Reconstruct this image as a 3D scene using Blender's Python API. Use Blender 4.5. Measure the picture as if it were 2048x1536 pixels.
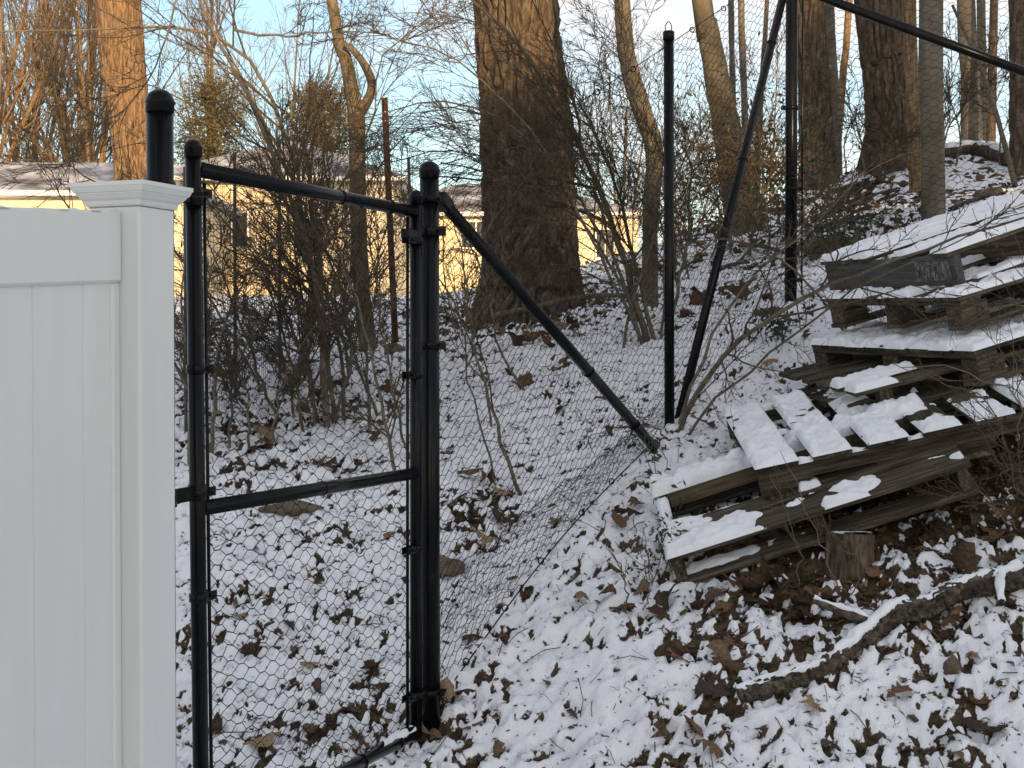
import bpy, math, random
import numpy as np
from mathutils import Vector, Matrix

# ------------------------------------------------------------------ scene, camera, world, sun
for o in list(bpy.data.objects):
    bpy.data.objects.remove(o, do_unlink=True)
scn = bpy.context.scene
col = scn.collection
R = math.radians
FPX = 3080.0                      # focal length in pixels of the 2048-wide photograph
EYE = 1.55
PITCH = math.atan(62.0 / FPX)
cam_d = bpy.data.cameras.new("camera")
cam_d.sensor_width = 36.0
cam_d.lens = FPX / 2048.0 * 36.0
cam_d.clip_end = 1500.0
cam_d.clip_start = 0.05
cam = bpy.data.objects.new("camera", cam_d)
cam.location = (0, 0, EYE)
cam.rotation_euler = (R(90) - PITCH, 0, 0)
col.objects.link(cam)
scn.camera = cam

SUN_EL, SUN_AZ = 8.5, 166.0        # azimuth clockwise from +Y (camera looks along +Y): sun behind, a little to the right
sdir = Vector((math.sin(R(SUN_AZ)) * math.cos(R(SUN_EL)), math.cos(R(SUN_AZ)) * math.cos(R(SUN_EL)), math.sin(R(SUN_EL))))
w = bpy.data.worlds.new("World")
scn.world = w
w.use_nodes = True
nt = w.node_tree
nt.nodes.clear()
def nd(t, ty, **kw):
    n = t.nodes.new(ty)
    for k, v in kw.items():
        setattr(n, k, v)
    return n
sky = nd(nt, 'ShaderNodeTexSky', sky_type='NISHITA', sun_disc=False)
sky.sun_elevation = R(SUN_EL)
sky.sun_rotation = R(SUN_AZ)
sky.air_density = 1.0
sky.dust_density = 0.6
sky.ozone_density = 1.8
tc = nd(nt, 'ShaderNodeTexCoord')
mp = nd(nt, 'ShaderNodeMapping')
mp.inputs['Scale'].default_value = (1.0, 1.0, 4.2)
mp.inputs['Location'].default_value = (0.35, 0.1, 0.3)
nz = nd(nt, 'ShaderNodeTexNoise')
nz.inputs['Scale'].default_value = 2.6
nz.inputs['Detail'].default_value = 7
nz.inputs['Roughness'].default_value = 0.55
rp = nd(nt, 'ShaderNodeValToRGB')
rp.color_ramp.elements[0].position = 0.40
rp.color_ramp.elements[0].color = (0.06, 0.06, 0.06, 1)
rp.color_ramp.elements[1].position = 0.62
rp.color_ramp.elements[1].color = (0.90, 0.90, 0.90, 1)
mx = nd(nt, 'ShaderNodeMix', data_type='RGBA')
mx.inputs[7].default_value = (4.25, 3.9, 3.7, 1)     # sunlit thin cloud, in the sky texture's own units
bg = nd(nt, 'ShaderNodeBackground')
bg.inputs[1].default_value = 0.12
out = nd(nt, 'ShaderNodeOutputWorld')
L = nt.links.new
L(tc.outputs['Generated'], mp.inputs[0]); L(mp.outputs[0], nz.inputs['Vector']); L(nz.outputs[0], rp.inputs[0])
L(rp.outputs[0], mx.inputs[0]); L(sky.outputs[0], mx.inputs[6]); L(mx.outputs[2], bg.inputs[0]); L(bg.outputs[0], out.inputs[0])

sl = bpy.data.lights.new("sun", 'SUN')
sl.energy = 3.4
sl.angle = R(0.5)
sl.color = (1.0, 0.66, 0.33)
so = bpy.data.objects.new("sun", sl)
so.rotation_euler = (-sdir).to_track_quat('-Z', 'Y').to_euler()
so.location = (0, -20, 20)
col.objects.link(so)
scn.view_settings.view_transform = 'Standard'
scn.view_settings.look = 'None'
scn.view_settings.gamma = 1.0
scn.view_settings.use_curve_mapping = False
scn.view_settings.exposure = 1.15

# ------------------------------------------------------------------ helpers
CP, SP = math.cos(PITCH), math.sin(PITCH)
def P(u, v, d):
    """photograph pixel + depth (metres along +Y) -> world point"""
    xr, yr = (u - 1024.0) / FPX, (768.0 - v) / FPX
    s = d / (CP + yr * SP)
    return np.array((xr * s, d, EYE + s * (yr * CP - SP)))

def _hash2(ix, iy, seed):
    h = (ix.astype(np.int64) * 374761393 + iy.astype(np.int64) * 668265263 + seed * 1442695041) & 0xffffffff
    h = ((h ^ (h >> 13)) * 1274126177) & 0xffffffff
    h = h ^ (h >> 16)
    return (h & 0xffffff) / float(0xffffff)
def vn2(x, y, seed=0):
    xi, yi = np.floor(x), np.floor(y)
    fx, fy = x - xi, y - yi
    fx = fx * fx * fx * (fx * (fx * 6 - 15) + 10); fy = fy * fy * fy * (fy * (fy * 6 - 15) + 10)
    xi = xi.astype(np.int64); yi = yi.astype(np.int64)
    a, b = _hash2(xi, yi, seed), _hash2(xi + 1, yi, seed)
    c, d = _hash2(xi, yi + 1, seed), _hash2(xi + 1, yi + 1, seed)
    return (a * (1 - fx) + b * fx) * (1 - fy) + (c * (1 - fx) + d * fx) * fy
def fbm2(x, y, seed=0, oct=4, gain=0.5):
    s, a, t = 0.0, 1.0, 0.0
    for i in range(oct):
        ca, sa = math.cos(0.6 + i), math.sin(0.6 + i)
        s = s + a * vn2((x * ca - y * sa) * 2 ** i + 17.3 * i, (x * sa + y * ca) * 2 ** i - 9.1 * i, seed + i)
        t += a; a *= gain
    return s / t
def vn3(x, y, z, seed=0):
    zi = np.floor(z); fz = z - zi; fz = fz * fz * (3 - 2 * fz)
    zi = zi.astype(np.int64)
    def layer(k):
        xi, yi = np.floor(x), np.floor(y)
        fx, fy = x - xi, y - yi
        fx = fx * fx * (3 - 2 * fx); fy = fy * fy * (3 - 2 * fy)
        xi = xi.astype(np.int64) + k * 7919; yi = yi.astype(np.int64) + k * 104729
        a, b = _hash2(xi, yi, seed), _hash2(xi + 1, yi, seed)
        c, d = _hash2(xi, yi + 1, seed), _hash2(xi + 1, yi + 1, seed)
        return (a * (1 - fx) + b * fx) * (1 - fy) + (c * (1 - fx) + d * fx) * fy
    return layer(zi) * (1 - fz) + layer(zi + 1) * fz
def sstep(a, b, x):
    t = np.clip((x - a) / (b - a), 0, 1)
    return t * t * (3 - 2 * t)

def mesh_np(name, verts, faces, smooth=True):
    """faces: (N,3) or (N,4) int array, or a list of such arrays"""
    me = bpy.data.meshes.new(name)
    verts = np.asarray(verts, dtype=np.float32).reshape(-1, 3)
    fl = faces if isinstance(faces, list) else [faces]
    fl = [np.asarray(f, dtype=np.int32) for f in fl if len(f)]
    loops = np.concatenate([f.ravel() for f in fl])
    tot = np.concatenate([np.full(len(f), f.shape[1], dtype=np.int32) for f in fl])
    start = np.concatenate([[0], np.cumsum(tot)[:-1]]).astype(np.int32)
    me.vertices.add(len(verts)); me.vertices.foreach_set("co", verts.ravel())
    me.loops.add(len(loops)); me.loops.foreach_set("vertex_index", loops)
    me.polygons.add(len(tot)); me.polygons.foreach_set("loop_start", start)
    try:
        me.polygons.foreach_set("loop_total", tot)
    except Exception:
        pass
    me.polygons.foreach_set("use_smooth", np.full(len(tot), bool(smooth)))
    me.update(calc_edges=True)
    me.validate()
    return me
STUFF = {'snow', 'twigs', 'crown', 'stems', 'leaves', 'limbs', 'carved_letter', 'stamp_letters'}
def obj(name, me, mat=None, parent=None, loc=None, label=None, cat=None, group=None, kind=None):
    o = bpy.data.objects.new(name, me)
    col.objects.link(o)
    if mat is not None and me is not None and len(me.materials) == 0:
        me.materials.append(mat)
    if parent is not None:
        o.parent = parent
    if loc is not None:
        o.location = loc
    if label: o['label'] = label
    if cat: o['category'] = cat
    if group: o['group'] = group
    if kind or name in STUFF: o['kind'] = kind or 'stuff'
    return o
def thing(name, label, cat, loc=(0, 0, 0), rz=0.0, group=None):
    o = obj(name, None, label=label, cat=cat, group=group)
    o.location = loc
    o.rotation_euler = (0, 0, rz)
    return o
def at(me_verts, origin):
    return np.asarray(me_verts) - np.asarray(origin)

def box_mesh(name, sx, sy, sz, bev=0.0, center=(0.5, 0.5, 0.5)):
    """box from 0..s moved so that centre fraction is the origin, chamfered edges"""
    import bmesh
    bm = bmesh.new()
    bmesh.ops.create_cube(bm, size=1.0)
    for v in bm.verts:
        v.co = Vector(((v.co.x + 0.5 - center[0]) * sx, (v.co.y + 0.5 - center[1]) * sy, (v.co.z + 0.5 - center[2]) * sz))
    if bev > 0:
        bmesh.ops.bevel(bm, geom=list(bm.edges), offset=bev, segments=1, affect='EDGES')
    me = bpy.data.meshes.new(name)
    bm.to_mesh(me); bm.free()
    return me

# batch tubes ------------------------------------------------------
def tubes(pts, rad, sides=4, cap=False):
    """pts (N,P,3), rad (N,P) -> verts, quads"""
    pts = np.asarray(pts, float); rad = np.asarray(rad, float)
    N, Pn = rad.shape
    t = np.empty_like(pts)
    t[:, 1:-1] = pts[:, 2:] - pts[:, :-2]
    t[:, 0] = pts[:, 1] - pts[:, 0]; t[:, -1] = pts[:, -1] - pts[:, -2]
    t /= np.linalg.norm(t, axis=2, keepdims=True) + 1e-12
    mean = pts[:, -1] - pts[:, 0]
    ref = np.zeros((N, 3))
    k = np.argmin(np.abs(mean), axis=1)
    ref[np.arange(N), k] = 1.0
    n1 = np.cross(t, ref[:, None, :]); n1 /= np.linalg.norm(n1, axis=2, keepdims=True) + 1e-12
    n2 = np.cross(t, n1)
    ang = np.arange(sides) * 2 * math.pi / sides
    v = pts[:, :, None, :] + rad[:, :, None, None] * (np.cos(ang)[None, None, :, None] * n1[:, :, None, :] + np.sin(ang)[None, None, :, None] * n2[:, :, None, :])
    idx = np.arange(N * Pn * sides).reshape(N, Pn, sides)
    a = idx[:, :-1, :]; b = idx[:, 1:, :]
    q = np.stack([a, np.roll(a, -1, 2), np.roll(b, -1, 2), b], axis=-1).reshape(-1, 4)
    fl = [q]
    if cap:
        if sides == 4:
            fl.append(idx[:, 0, ::-1].reshape(-1, 4)); fl.append(idx[:, -1, :].reshape(-1, 4))
        else:
            c0 = idx[:, 0, :]; c1 = idx[:, -1, :]
            fl = [q, c0[:, ::-1].reshape(-1, sides), c1.reshape(-1, sides)]
    return v.reshape(-1, 3), fl
def merge(parts):
    """list of (verts, [face arrays]) -> verts, [faces]"""
    vs, fs, off = [], [], 0
    for v, fl in parts:
        if len(v) == 0: continue
        vs.append(v)
        for f in (fl if isinstance(fl, list) else [fl]):
            fs.append(np.asarray(f) + off)
        off += len(v)
    return np.concatenate(vs), fs
def resample(pts, n):
    pts = np.asarray(pts, float)
    m = len(pts)
    if m == 2:
        t = np.linspace(0, 1, n)[:, None]
        return pts[0] * (1 - t) + pts[1] * t
    # Catmull-Rom through the points
    ext = np.vstack([2 * pts[0] - pts[1], pts, 2 * pts[-1] - pts[-2]])
    seg = np.linalg.norm(np.diff(pts[:, :3], axis=0), axis=1); cum = np.concatenate([[0], np.cumsum(seg)])
    s = np.linspace(0, cum[-1], n)
    i = np.clip(np.searchsorted(cum, s, side='right') - 1, 0, m - 2)
    t = ((s - cum[i]) / np.maximum(seg[i], 1e-9))[:, None]
    p0, p1, p2, p3 = ext[i], ext[i + 1], ext[i + 2], ext[i + 3]
    return 0.5 * (2 * p1 + (p2 - p0) * t + (2 * p0 - 5 * p1 + 4 * p2 - p3) * t * t + (3 * p1 - p0 - 3 * p2 + p3) * t ** 3)
def grow(rng, par, prad, k, t0=0.2, t1=0.98, ang=(0.5, 1.0), ln=(0.3, 0.6), rf=0.6, n=5, wob=0.15, bias=(0, 0, 1), bw=0.05, rmin=0.0015, flat=None):
    N, Pn = prad.shape
    idx = np.repeat(np.arange(N), k); M = len(idx)
    t = rng.uniform(t0, t1, M) * (Pn - 1)
    i = np.minimum(t.astype(int), Pn - 2); f = (t - i)[:, None]
    p = par[idx, i] * (1 - f) + par[idx, i + 1] * f
    r = prad[idx, i] * (1 - f[:, 0]) + prad[idx, i + 1] * f[:, 0]
    tan = par[idx, i + 1] - par[idx, i]; tan /= np.linalg.norm(tan, axis=1, keepdims=True) + 1e-9
    q = rng.normal(size=(M, 3))
    if flat is not None: q = q * np.asarray(flat)
    q -= tan * (q * tan).sum(1, keepdims=True); q /= np.linalg.norm(q, axis=1, keepdims=True) + 1e-9
    a = rng.uniform(ang[0], ang[1], M)[:, None]
    d = np.cos(a) * tan + np.sin(a) * q
    pl = np.linalg.norm(np.diff(par, axis=1), axis=2).sum(1)[idx]
    Ls = pl * rng.uniform(ln[0], ln[1], M) * (1.15 - 0.55 * t / (Pn - 1))
    out = np.empty((M, n, 3)); out[:, 0] = p
    b = np.asarray(bias, float)
    for j in range(1, n):
        d = d + wob * rng.normal(size=(M, 3)) + bw * b
        d /= np.linalg.norm(d, axis=1, keepdims=True)
        out[:, j] = out[:, j - 1] + d * (Ls / (n - 1))[:, None]
    r0 = np.maximum(np.minimum(r * 0.9, r * rf * rng.uniform(0.7, 1.2, M)), rmin)
    rr = r0[:, None] * np.linspace(1, 0.4, n)[None, :]
    rr = np.maximum(rr, rmin * 0.6)
    return out, rr

# ------------------------------------------------------------------ materials
def new_mat(name):
    m = bpy.data.materials.new(name)
    m.use_nodes = True
    t = m.node_tree
    return m, t, t.nodes['Principled BSDF'], t.links.new
def ramp(t, stops):
    r = nd(t, 'ShaderNodeValToRGB')
    e = r.color_ramp.elements
    while len(e) < len(stops): e.new(0.5)
    for el, (p, c) in zip(e, stops):
        el.position = p; el.color = (*c, 1)
    return r
def noise_mat(name, stops, scale=10, stretch=(1, 1, 1), detail=5, rough=0.7, bump=0.3, bdist=0.01, bscale=None, coord='Object', spec=0.3, rnd=0.0, roughvar=0.0):
    m, t, b, l = new_mat(name)
    tc = nd(t, 'ShaderNodeTexCoord'); mp = nd(t, 'ShaderNodeMapping')
    mp.inputs['Scale'].default_value = stretch
    if coord == 'World':
        g = nd(t, 'ShaderNodeNewGeometry'); l(g.outputs['Position'], mp.inputs[0])
    else:
        l(tc.outputs[coord], mp.inputs[0])
    n = nd(t, 'ShaderNodeTexNoise'); n.inputs['Scale'].default_value = scale; n.inputs['Detail'].default_value = detail
    n.inputs['Roughness'].default_value = 0.62
    vec = mp.outputs[0]
    if rnd > 0:
        oi = nd(t, 'ShaderNodeObjectInfo'); ad = nd(t, 'ShaderNodeVectorMath', operation='ADD')
        cb = nd(t, 'ShaderNodeCombineXYZ'); ml = nd(t, 'ShaderNodeMath', operation='MULTIPLY'); ml.inputs[1].default_value = 37.0
        l(oi.outputs['Random'], ml.inputs[0])
        for k in range(3): l(ml.outputs[0], cb.inputs[k])
        l(vec, ad.inputs[0]); l(cb.outputs[0], ad.inputs[1]); vec = ad.outputs[0]
    l(vec, n.inputs['Vector'])
    r = ramp(t, stops); l(n.outputs[0], r.inputs[0])
    colr = r.outputs[0]
    if rnd > 0:
        hs = nd(t, 'ShaderNodeHueSaturation'); mr = nd(t, 'ShaderNodeMapRange')
        mr.inputs[3].default_value = 1 - rnd; mr.inputs[4].default_value = 1 + rnd
        l(oi.outputs['Random'], mr.inputs[0]); l(mr.outputs[0], hs.inputs['Value']); l(colr, hs.inputs['Color']); colr = hs.outputs[0]
    l(colr, b.inputs['Base Color'])
    b.inputs['Roughness'].default_value = rough
    b.inputs['Specular IOR Level'].default_value = spec
    if roughvar > 0:
        mr2 = nd(t, 'ShaderNodeMapRange'); mr2.inputs[3].default_value = rough - roughvar; mr2.inputs[4].default_value = rough + roughvar
        l(n.outputs[0], mr2.inputs[0]); l(mr2.outputs[0], b.inputs['Roughness'])
    if bump > 0:
        n2 = nd(t, 'ShaderNodeTexNoise'); n2.inputs['Scale'].default_value = bscale or scale * 2; n2.inputs['Detail'].default_value = 6
        l(vec, n2.inputs['Vector'])
        bp = nd(t, 'ShaderNodeBump'); bp.inputs['Strength'].default_value = bump; bp.inputs['Distance'].default_value = bdist
        l(n2.outputs[0], bp.inputs['Height']); l(bp.outputs[0], b.inputs['Normal'])
    return m

M = {}
M['snow'] = noise_mat('snow', [(0.3, (0.80, 0.83, 0.87)), (0.7, (0.90, 0.91, 0.93))], 9, bump=0.55, bdist=0.006, bscale=90, rough=0.75, spec=0.25)
M['vinyl'] = noise_mat('white_vinyl', [(0.3, (0.66, 0.685, 0.66)), (0.75, (0.735, 0.75, 0.73))], 3.2, (3, 3, 0.35), rough=0.38, bump=0.12, bdist=0.0006, bscale=350, spec=0.45, roughvar=0.06)
M['black'] = noise_mat('black_coating', [(0.35, (0.003, 0.0034, 0.0045)), (0.62, (0.005, 0.0054, 0.0065)), (0.85, (0.03, 0.03, 0.029))], 26, (1, 1, 0.35), detail=8, rough=0.24, bump=0.10, bdist=0.0012, bscale=120, spec=0.17, roughvar=0.10)
M['wire'] = noise_mat('black_wire', [(0.3, (0.004, 0.0045, 0.005)), (0.7, (0.010, 0.010, 0.010))], 30, rough=0.45, bump=0, spec=0.12)
M['wood'] = noise_mat('weathered_wood', [(0.3, (0.018, 0.015, 0.011)), (0.5, (0.064, 0.053, 0.038)), (0.7, (0.15, 0.126, 0.092))], 5.0, (1.2, 16, 16), detail=8, rough=0.85, bump=0.9, bdist=0.004, bscale=8, spec=0.15, rnd=0.5)
M['wood_pale'] = noise_mat('pale_wood', [(0.25, (0.07, 0.052, 0.032)), (0.5, (0.15, 0.115, 0.07)), (0.75, (0.23, 0.18, 0.115))], 5.0, (1.2, 16, 16), detail=8, rough=0.85, bump=0.8, bdist=0.003, bscale=8, spec=0.15, rnd=0.25)
M['wood_grey'] = noise_mat('grey_wood', [(0.25, (0.04, 0.039, 0.037)), (0.5, (0.085, 0.082, 0.077)), (0.75, (0.14, 0.136, 0.13))], 5.0, (1.2, 16, 16), detail=8, rough=0.9, bump=0.8, bdist=0.003, bscale=8, spec=0.15, rnd=0.15)
M['oak'] = noise_mat('oak_bark', [(0.3, (0.034, 0.026, 0.019)), (0.5, (0.095, 0.073, 0.053)), (0.72, (0.20, 0.16, 0.117))], 14, (2.6, 2.6, 0.5), detail=8, rough=0.92, bump=1.0, bdist=0.02, bscale=14, spec=0.1)
M['log'] = noise_mat('log_bark', [(0.3, (0.024, 0.020, 0.016)), (0.5, (0.078, 0.066, 0.051)), (0.70, (0.19, 0.17, 0.14))], 40, (1, 1, 1), detail=9, rough=0.92, bump=1.0, bdist=0.012, bscale=70, spec=0.1)
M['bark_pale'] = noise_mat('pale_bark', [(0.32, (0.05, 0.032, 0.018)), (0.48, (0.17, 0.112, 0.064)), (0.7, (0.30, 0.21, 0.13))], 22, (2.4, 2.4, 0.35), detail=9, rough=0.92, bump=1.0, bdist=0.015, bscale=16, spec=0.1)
M['bark_smooth'] = noise_mat('smooth_bark', [(0.25, (0.065, 0.054, 0.036)), (0.5, (0.13, 0.11, 0.077)), (0.78, (0.205, 0.178, 0.13))], 7, (1.6, 1.6, 0.8), detail=8, rough=0.88, bump=0.5, bdist=0.006, bscale=30, spec=0.12)
M['bark_grey'] = noise_mat('grey_bark', [(0.25, (0.075, 0.066, 0.050)), (0.5, (0.14, 0.125, 0.096)), (0.78, (0.22, 0.20, 0.155))], 7, (1.6, 1.6, 0.8), detail=8, rough=0.88, bump=0.5, bdist=0.006, bscale=30, spec=0.12)
M['twig'] = noise_mat('twig_bark', [(0.3, (0.050, 0.037, 0.023)), (0.7, (0.125, 0.093, 0.059))], 6, rough=0.8, bump=0)
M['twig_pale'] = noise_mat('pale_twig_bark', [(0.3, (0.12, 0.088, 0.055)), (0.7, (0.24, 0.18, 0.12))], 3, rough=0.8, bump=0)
M['stem'] = noise_mat('shrub_stem', [(0.3, (0.075, 0.062, 0.044)), (0.55, (0.145, 0.122, 0.088)), (0.75, (0.22, 0.19, 0.14))], 22, (1, 1, 0.5), detail=7, rough=0.85, bump=0.6, bdist=0.003, bscale=60)
M['leaf'] = noise_mat('dry_leaf', [(0.28, (0.045, 0.027, 0.016)), (0.5, (0.115, 0.068, 0.039)), (0.75, (0.20, 0.125, 0.072))], 14, rough=0.75, bump=0.5, bdist=0.002, bscale=70, rnd=0.55, spec=0.25)
M['leaf_tan'] = noise_mat('tan_leaf', [(0.28, (0.09, 0.06, 0.034)), (0.5, (0.20, 0.135, 0.078)), (0.75, (0.31, 0.22, 0.135))], 14, rough=0.75, bump=0.5, bdist=0.002, bscale=70, rnd=0.4, spec=0.25)
M['leaf_dark'] = noise_mat('dark_leaf', [(0.28, (0.022, 0.015, 0.011)), (0.5, (0.06, 0.038, 0.025)), (0.75, (0.11, 0.072, 0.046))], 14, rough=0.6, bump=0.5, bdist=0.002, bscale=70, rnd=0.4, spec=0.3)
M['litter'] = noise_mat('litter', [(0.28, (0.036, 0.025, 0.016)), (0.5, (0.105, 0.070, 0.042)), (0.72, (0.23, 0.16, 0.095))], 9, detail=3, rough=0.85, bump=0.3, bdist=0.003, bscale=60, coord='World')
M['grass'] = noise_mat('winter_weed', [(0.3, (0.028, 0.03, 0.014)), (0.55, (0.065, 0.058, 0.028)), (0.75, (0.13, 0.10, 0.052))], 7, detail=3, rough=0.85, bump=0, coord='World')
M['evergreen_leaf'] = noise_mat('evergreen_leaf', [(0.3, (0.018, 0.03, 0.012)), (0.7, (0.05, 0.07, 0.028))], 10, rough=0.45, bump=0, spec=0.4)
M['pine'] = noise_mat('pine_needles', [(0.3, (0.055, 0.05, 0.022)), (0.7, (0.15, 0.12, 0.055))], 2, rough=0.8, bump=0)
M['stone'] = noise_mat('stone', [(0.3, (0.07, 0.055, 0.038)), (0.7, (0.19, 0.15, 0.105))], 14, detail=8, rough=0.9, bump=0.8, bdist=0.01, bscale=30)
M['rust'] = noise_mat('rusty_steel', [(0.3, (0.045, 0.02, 0.013)), (0.55, (0.12, 0.048, 0.026)), (0.8, (0.19, 0.085, 0.045))], 20, detail=8, rough=0.9, bump=0.5, bdist=0.002, bscale=60)
M['galv'] = noise_mat('dull_wire', [(0.3, (0.05, 0.055, 0.05)), (0.7, (0.10, 0.105, 0.10))], 10, rough=0.6, bump=0)
M['siding'] = noise_mat('cream_siding', [(0.3, (0.54, 0.475, 0.335)), (0.7, (0.62, 0.55, 0.40))], 0.9, rough=0.7, bump=0, coord='World')
M['trim'] = noise_mat('white_trim', [(0.3, (0.72, 0.70, 0.66)), (0.7, (0.8, 0.78, 0.74))], 2, rough=0.6, bump=0)
M['tan'] = noise_mat('tan_trim', [(0.3, (0.42, 0.34, 0.23)), (0.7, (0.5, 0.42, 0.3))], 2, rough=0.7, bump=0)
M['shingle'] = noise_mat('shingle_snow', [(0.40, (0.10, 0.095, 0.095)), (0.55, (0.36, 0.36, 0.38)), (0.72, (0.72, 0.72, 0.76))], 0.9, (1, .5, 2), detail=9, rough=0.85, bump=0.3, bdist=0.03, bscale=6, coord='World')
M['glass'] = noise_mat('window_glass', [(0.3, (0.02, 0.022, 0.025)), (0.7, (0.035, 0.038, 0.042))], 2, rough=0.08, bump=0, spec=0.6)
M['stump_top'] = noise_mat('cut_wood', [(0.3, (0.10, 0.075, 0.05)), (0.7, (0.22, 0.17, 0.11))], 20, rough=0.9, bump=0.5, bdist=0.004)
M['chalk'] = noise_mat('stencil_white', [(0.45, (0.085, 0.082, 0.077)), (0.68, (0.24, 0.24, 0.24))], 40, detail=8, rough=0.9, bump=0)
M['ink'] = noise_mat('stencil_black', [(0.4, (0.02, 0.02, 0.02)), (0.7, (0.05, 0.048, 0.045))], 40, rough=0.9, bump=0)

def ground_mat():
    m, t, b, l = new_mat('snowy_ground')
    at_ = nd(t, 'ShaderNodeAttribute', attribute_name='cover')
    g = nd(t, 'ShaderNodeNewGeometry')
    n1 = nd(t, 'ShaderNodeTexNoise'); n1.inputs['Scale'].default_value = 34; n1.inputs['Detail'].default_value = 7
    n2 = nd(t, 'ShaderNodeTexNoise'); n2.inputs['Scale'].default_value = 110; n2.inputs['Detail'].default_value = 4
    n3 = nd(t, 'ShaderNodeTexNoise'); n3.inputs['Scale'].default_value = 8; n3.inputs['Detail'].default_value = 4
    for n in (n1, n2, n3): l(g.outputs['Position'], n.inputs['Vector'])
    lit = ramp(t, [(0.30, (0.018, 0.013, 0.009)), (0.46, (0.055, 0.037, 0.022)), (0.60, (0.095, 0.064, 0.036)), (0.75, (0.075, 0.072, 0.034))])
    l(n1.outputs[0], lit.inputs[0])
    snow = ramp(t, [(0.3, (0.80, 0.82, 0.86)), (0.7, (0.90, 0.91, 0.93))]); l(n3.outputs[0], snow.inputs[0])
    # ragged edge between snow and litter
    ad = nd(t, 'ShaderNodeMath', operation='MULTIPLY_ADD'); ad.inputs[1].default_value = 0.55; ad.inputs[2].default_value = -0.275
    l(n2.outputs[0], ad.inputs[0])
    sm = nd(t, 'ShaderNodeMath', operation='ADD'); l(at_.outputs['Fac'], sm.inputs[0]); l(ad.outputs[0], sm.inputs[1])
    cr = nd(t, 'ShaderNodeMapRange', interpolation_type='SMOOTHSTEP'); cr.inputs[1].default_value = 0.30; cr.inputs[2].default_value = 0.46
    l(sm.outputs[0], cr.inputs[0])
    mx = nd(t, 'ShaderNodeMix', data_type='RGBA')
    l(cr.outputs[0], mx.inputs[0]); l(lit.outputs[0], mx.inputs[6]); l(snow.outputs[0], mx.inputs[7]); l(mx.outputs[2], b.inputs['Base Color'])
    b.inputs['Roughness'].default_value = 0.78
    b.inputs['Specular IOR Level'].default_value = 0.22
    bp = nd(t, 'ShaderNodeBump'); bp.inputs['Strength'].default_value = 0.5; bp.inputs['Distance'].default_value = 0.008
    l(n2.outputs[0], bp.inputs['Height']); l(bp.outputs[0], b.inputs['Normal'])
    return m
M['ground'] = ground_mat()

# ------------------------------------------------------------------ terrain
ctl_px = [(862, 1440, 4.85), (1338, 868, 6.5), (1580, 605, 7.7), (1360, 1172, 5.15), (1690, 1150, 5.05), (1480, 1412, 4.55),
          (2048, 1195, 4.75), (2048, 1536, 4.25), (1000, 1536, 4.62), (420, 1480, 4.95), (650, 865, 7.0), (420, 900, 6.75),
          (740, 705, 8.3), (1060, 650, 9.6), (450, 668, 9.6), (1310, 695, 7.7), (1470, 480, 10.6), (1640, 445, 11.6),
          (1770, 330, 13.0), (1867, 442, 8.7), (2040, 345, 12.5), (1960, 303, 14.5), (2048, 930, 5.6), (2048, 640, 6.8),
          (700, 632, 15), (300, 640, 14), (1100, 600, 16), (1350, 520, 15), (600, 606, 28), (100, 606, 28), (1100, 590, 28), (500, 590, 42), (1000, 590, 46), (-400, 590, 40)]
ctl = [P(*c) for c in ctl_px]
ctl += [np.array(c) for c in [(0, 0, 0.0), (-2, 2, 0.02), (2.2, 2.2, 0.18), (0, 3.2, 0.12), (-4, 0, 0), (4.5, 1, 0.4), (0, -6, -0.1), (-8, -8, -0.1), (8, -8, 0.3),
        (-5, 6, 0.75), (-6, 10, 1.7), (5, 6, 2.0), (6, 10, 3.0), (7, 15, 3.6), (4.0, 20, 2.9), (12, 22, 3.4), (12, 6, 2.8), (-14, 20, 2.2), (14, 40, 3.3), (-30, 20, 2.2), (30, 20, 3.5), (0, 70, 3.6), (-40, 60, 3.4), (40, 60, 3.6),
        (-30, -30, -0.2), (30, -30, 0.0), (0, -40, -0.2)]]
ctl = np.array(ctl)
def _tps_k(r2): return 0.5 * r2 * np.log(np.maximum(r2, 1e-9))
_n = len(ctl)
_K = _tps_k(((ctl[:, None, :2] - ctl[None, :, :2]) ** 2).sum(2)) + np.eye(_n) * 0.05
_A = np.zeros((_n + 3, _n + 3)); _A[:_n, :_n] = _K; _A[:_n, _n] = 1; _A[:_n, _n + 1:] = ctl[:, :2]; _A[_n:, :_n] = _A[:_n, _n:].T
_W = np.linalg.solve(_A, np.concatenate([ctl[:, 2], np.zeros(3)]))
def H0(x, y):
    x = np.asarray(x, float); y = np.asarray(y, float)
    xc = np.clip(x, -45, 45); yc = np.clip(y, -40, 75)
    s = np.full(np.shape(x), _W[_n]) + _W[_n + 1] * xc + _W[_n + 2] * yc
    for (cx, cy, _), wt in zip(ctl, _W[:_n]):
        s = s + wt * _tps_k((xc - cx) ** 2 + (yc - cy) ** 2)
    return s
def hz(x, y): return float(H0(np.array([x]), np.array([y]))[0])
def G(u, v, d0=3.5, d1=16.0):
    """photograph pixel -> point where its ray meets the ground"""
    d = np.linspace(d0, d1, 700)
    p0, p1 = P(u, v, d0), P(u, v, d1)
    x = p0[0] + (p1[0] - p0[0]) * (d - d0) / (d1 - d0); z = p0[2] + (p1[2] - p0[2]) * (d - d0) / (d1 - d0)
    g = z - H0(x, d)
    i = np.argmax(g < 0)
    if g[i] >= 0: i = len(d) - 1
    return np.array((x[i], d[i], H0(x[i:i + 1], d[i:i + 1])[0]))

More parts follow.
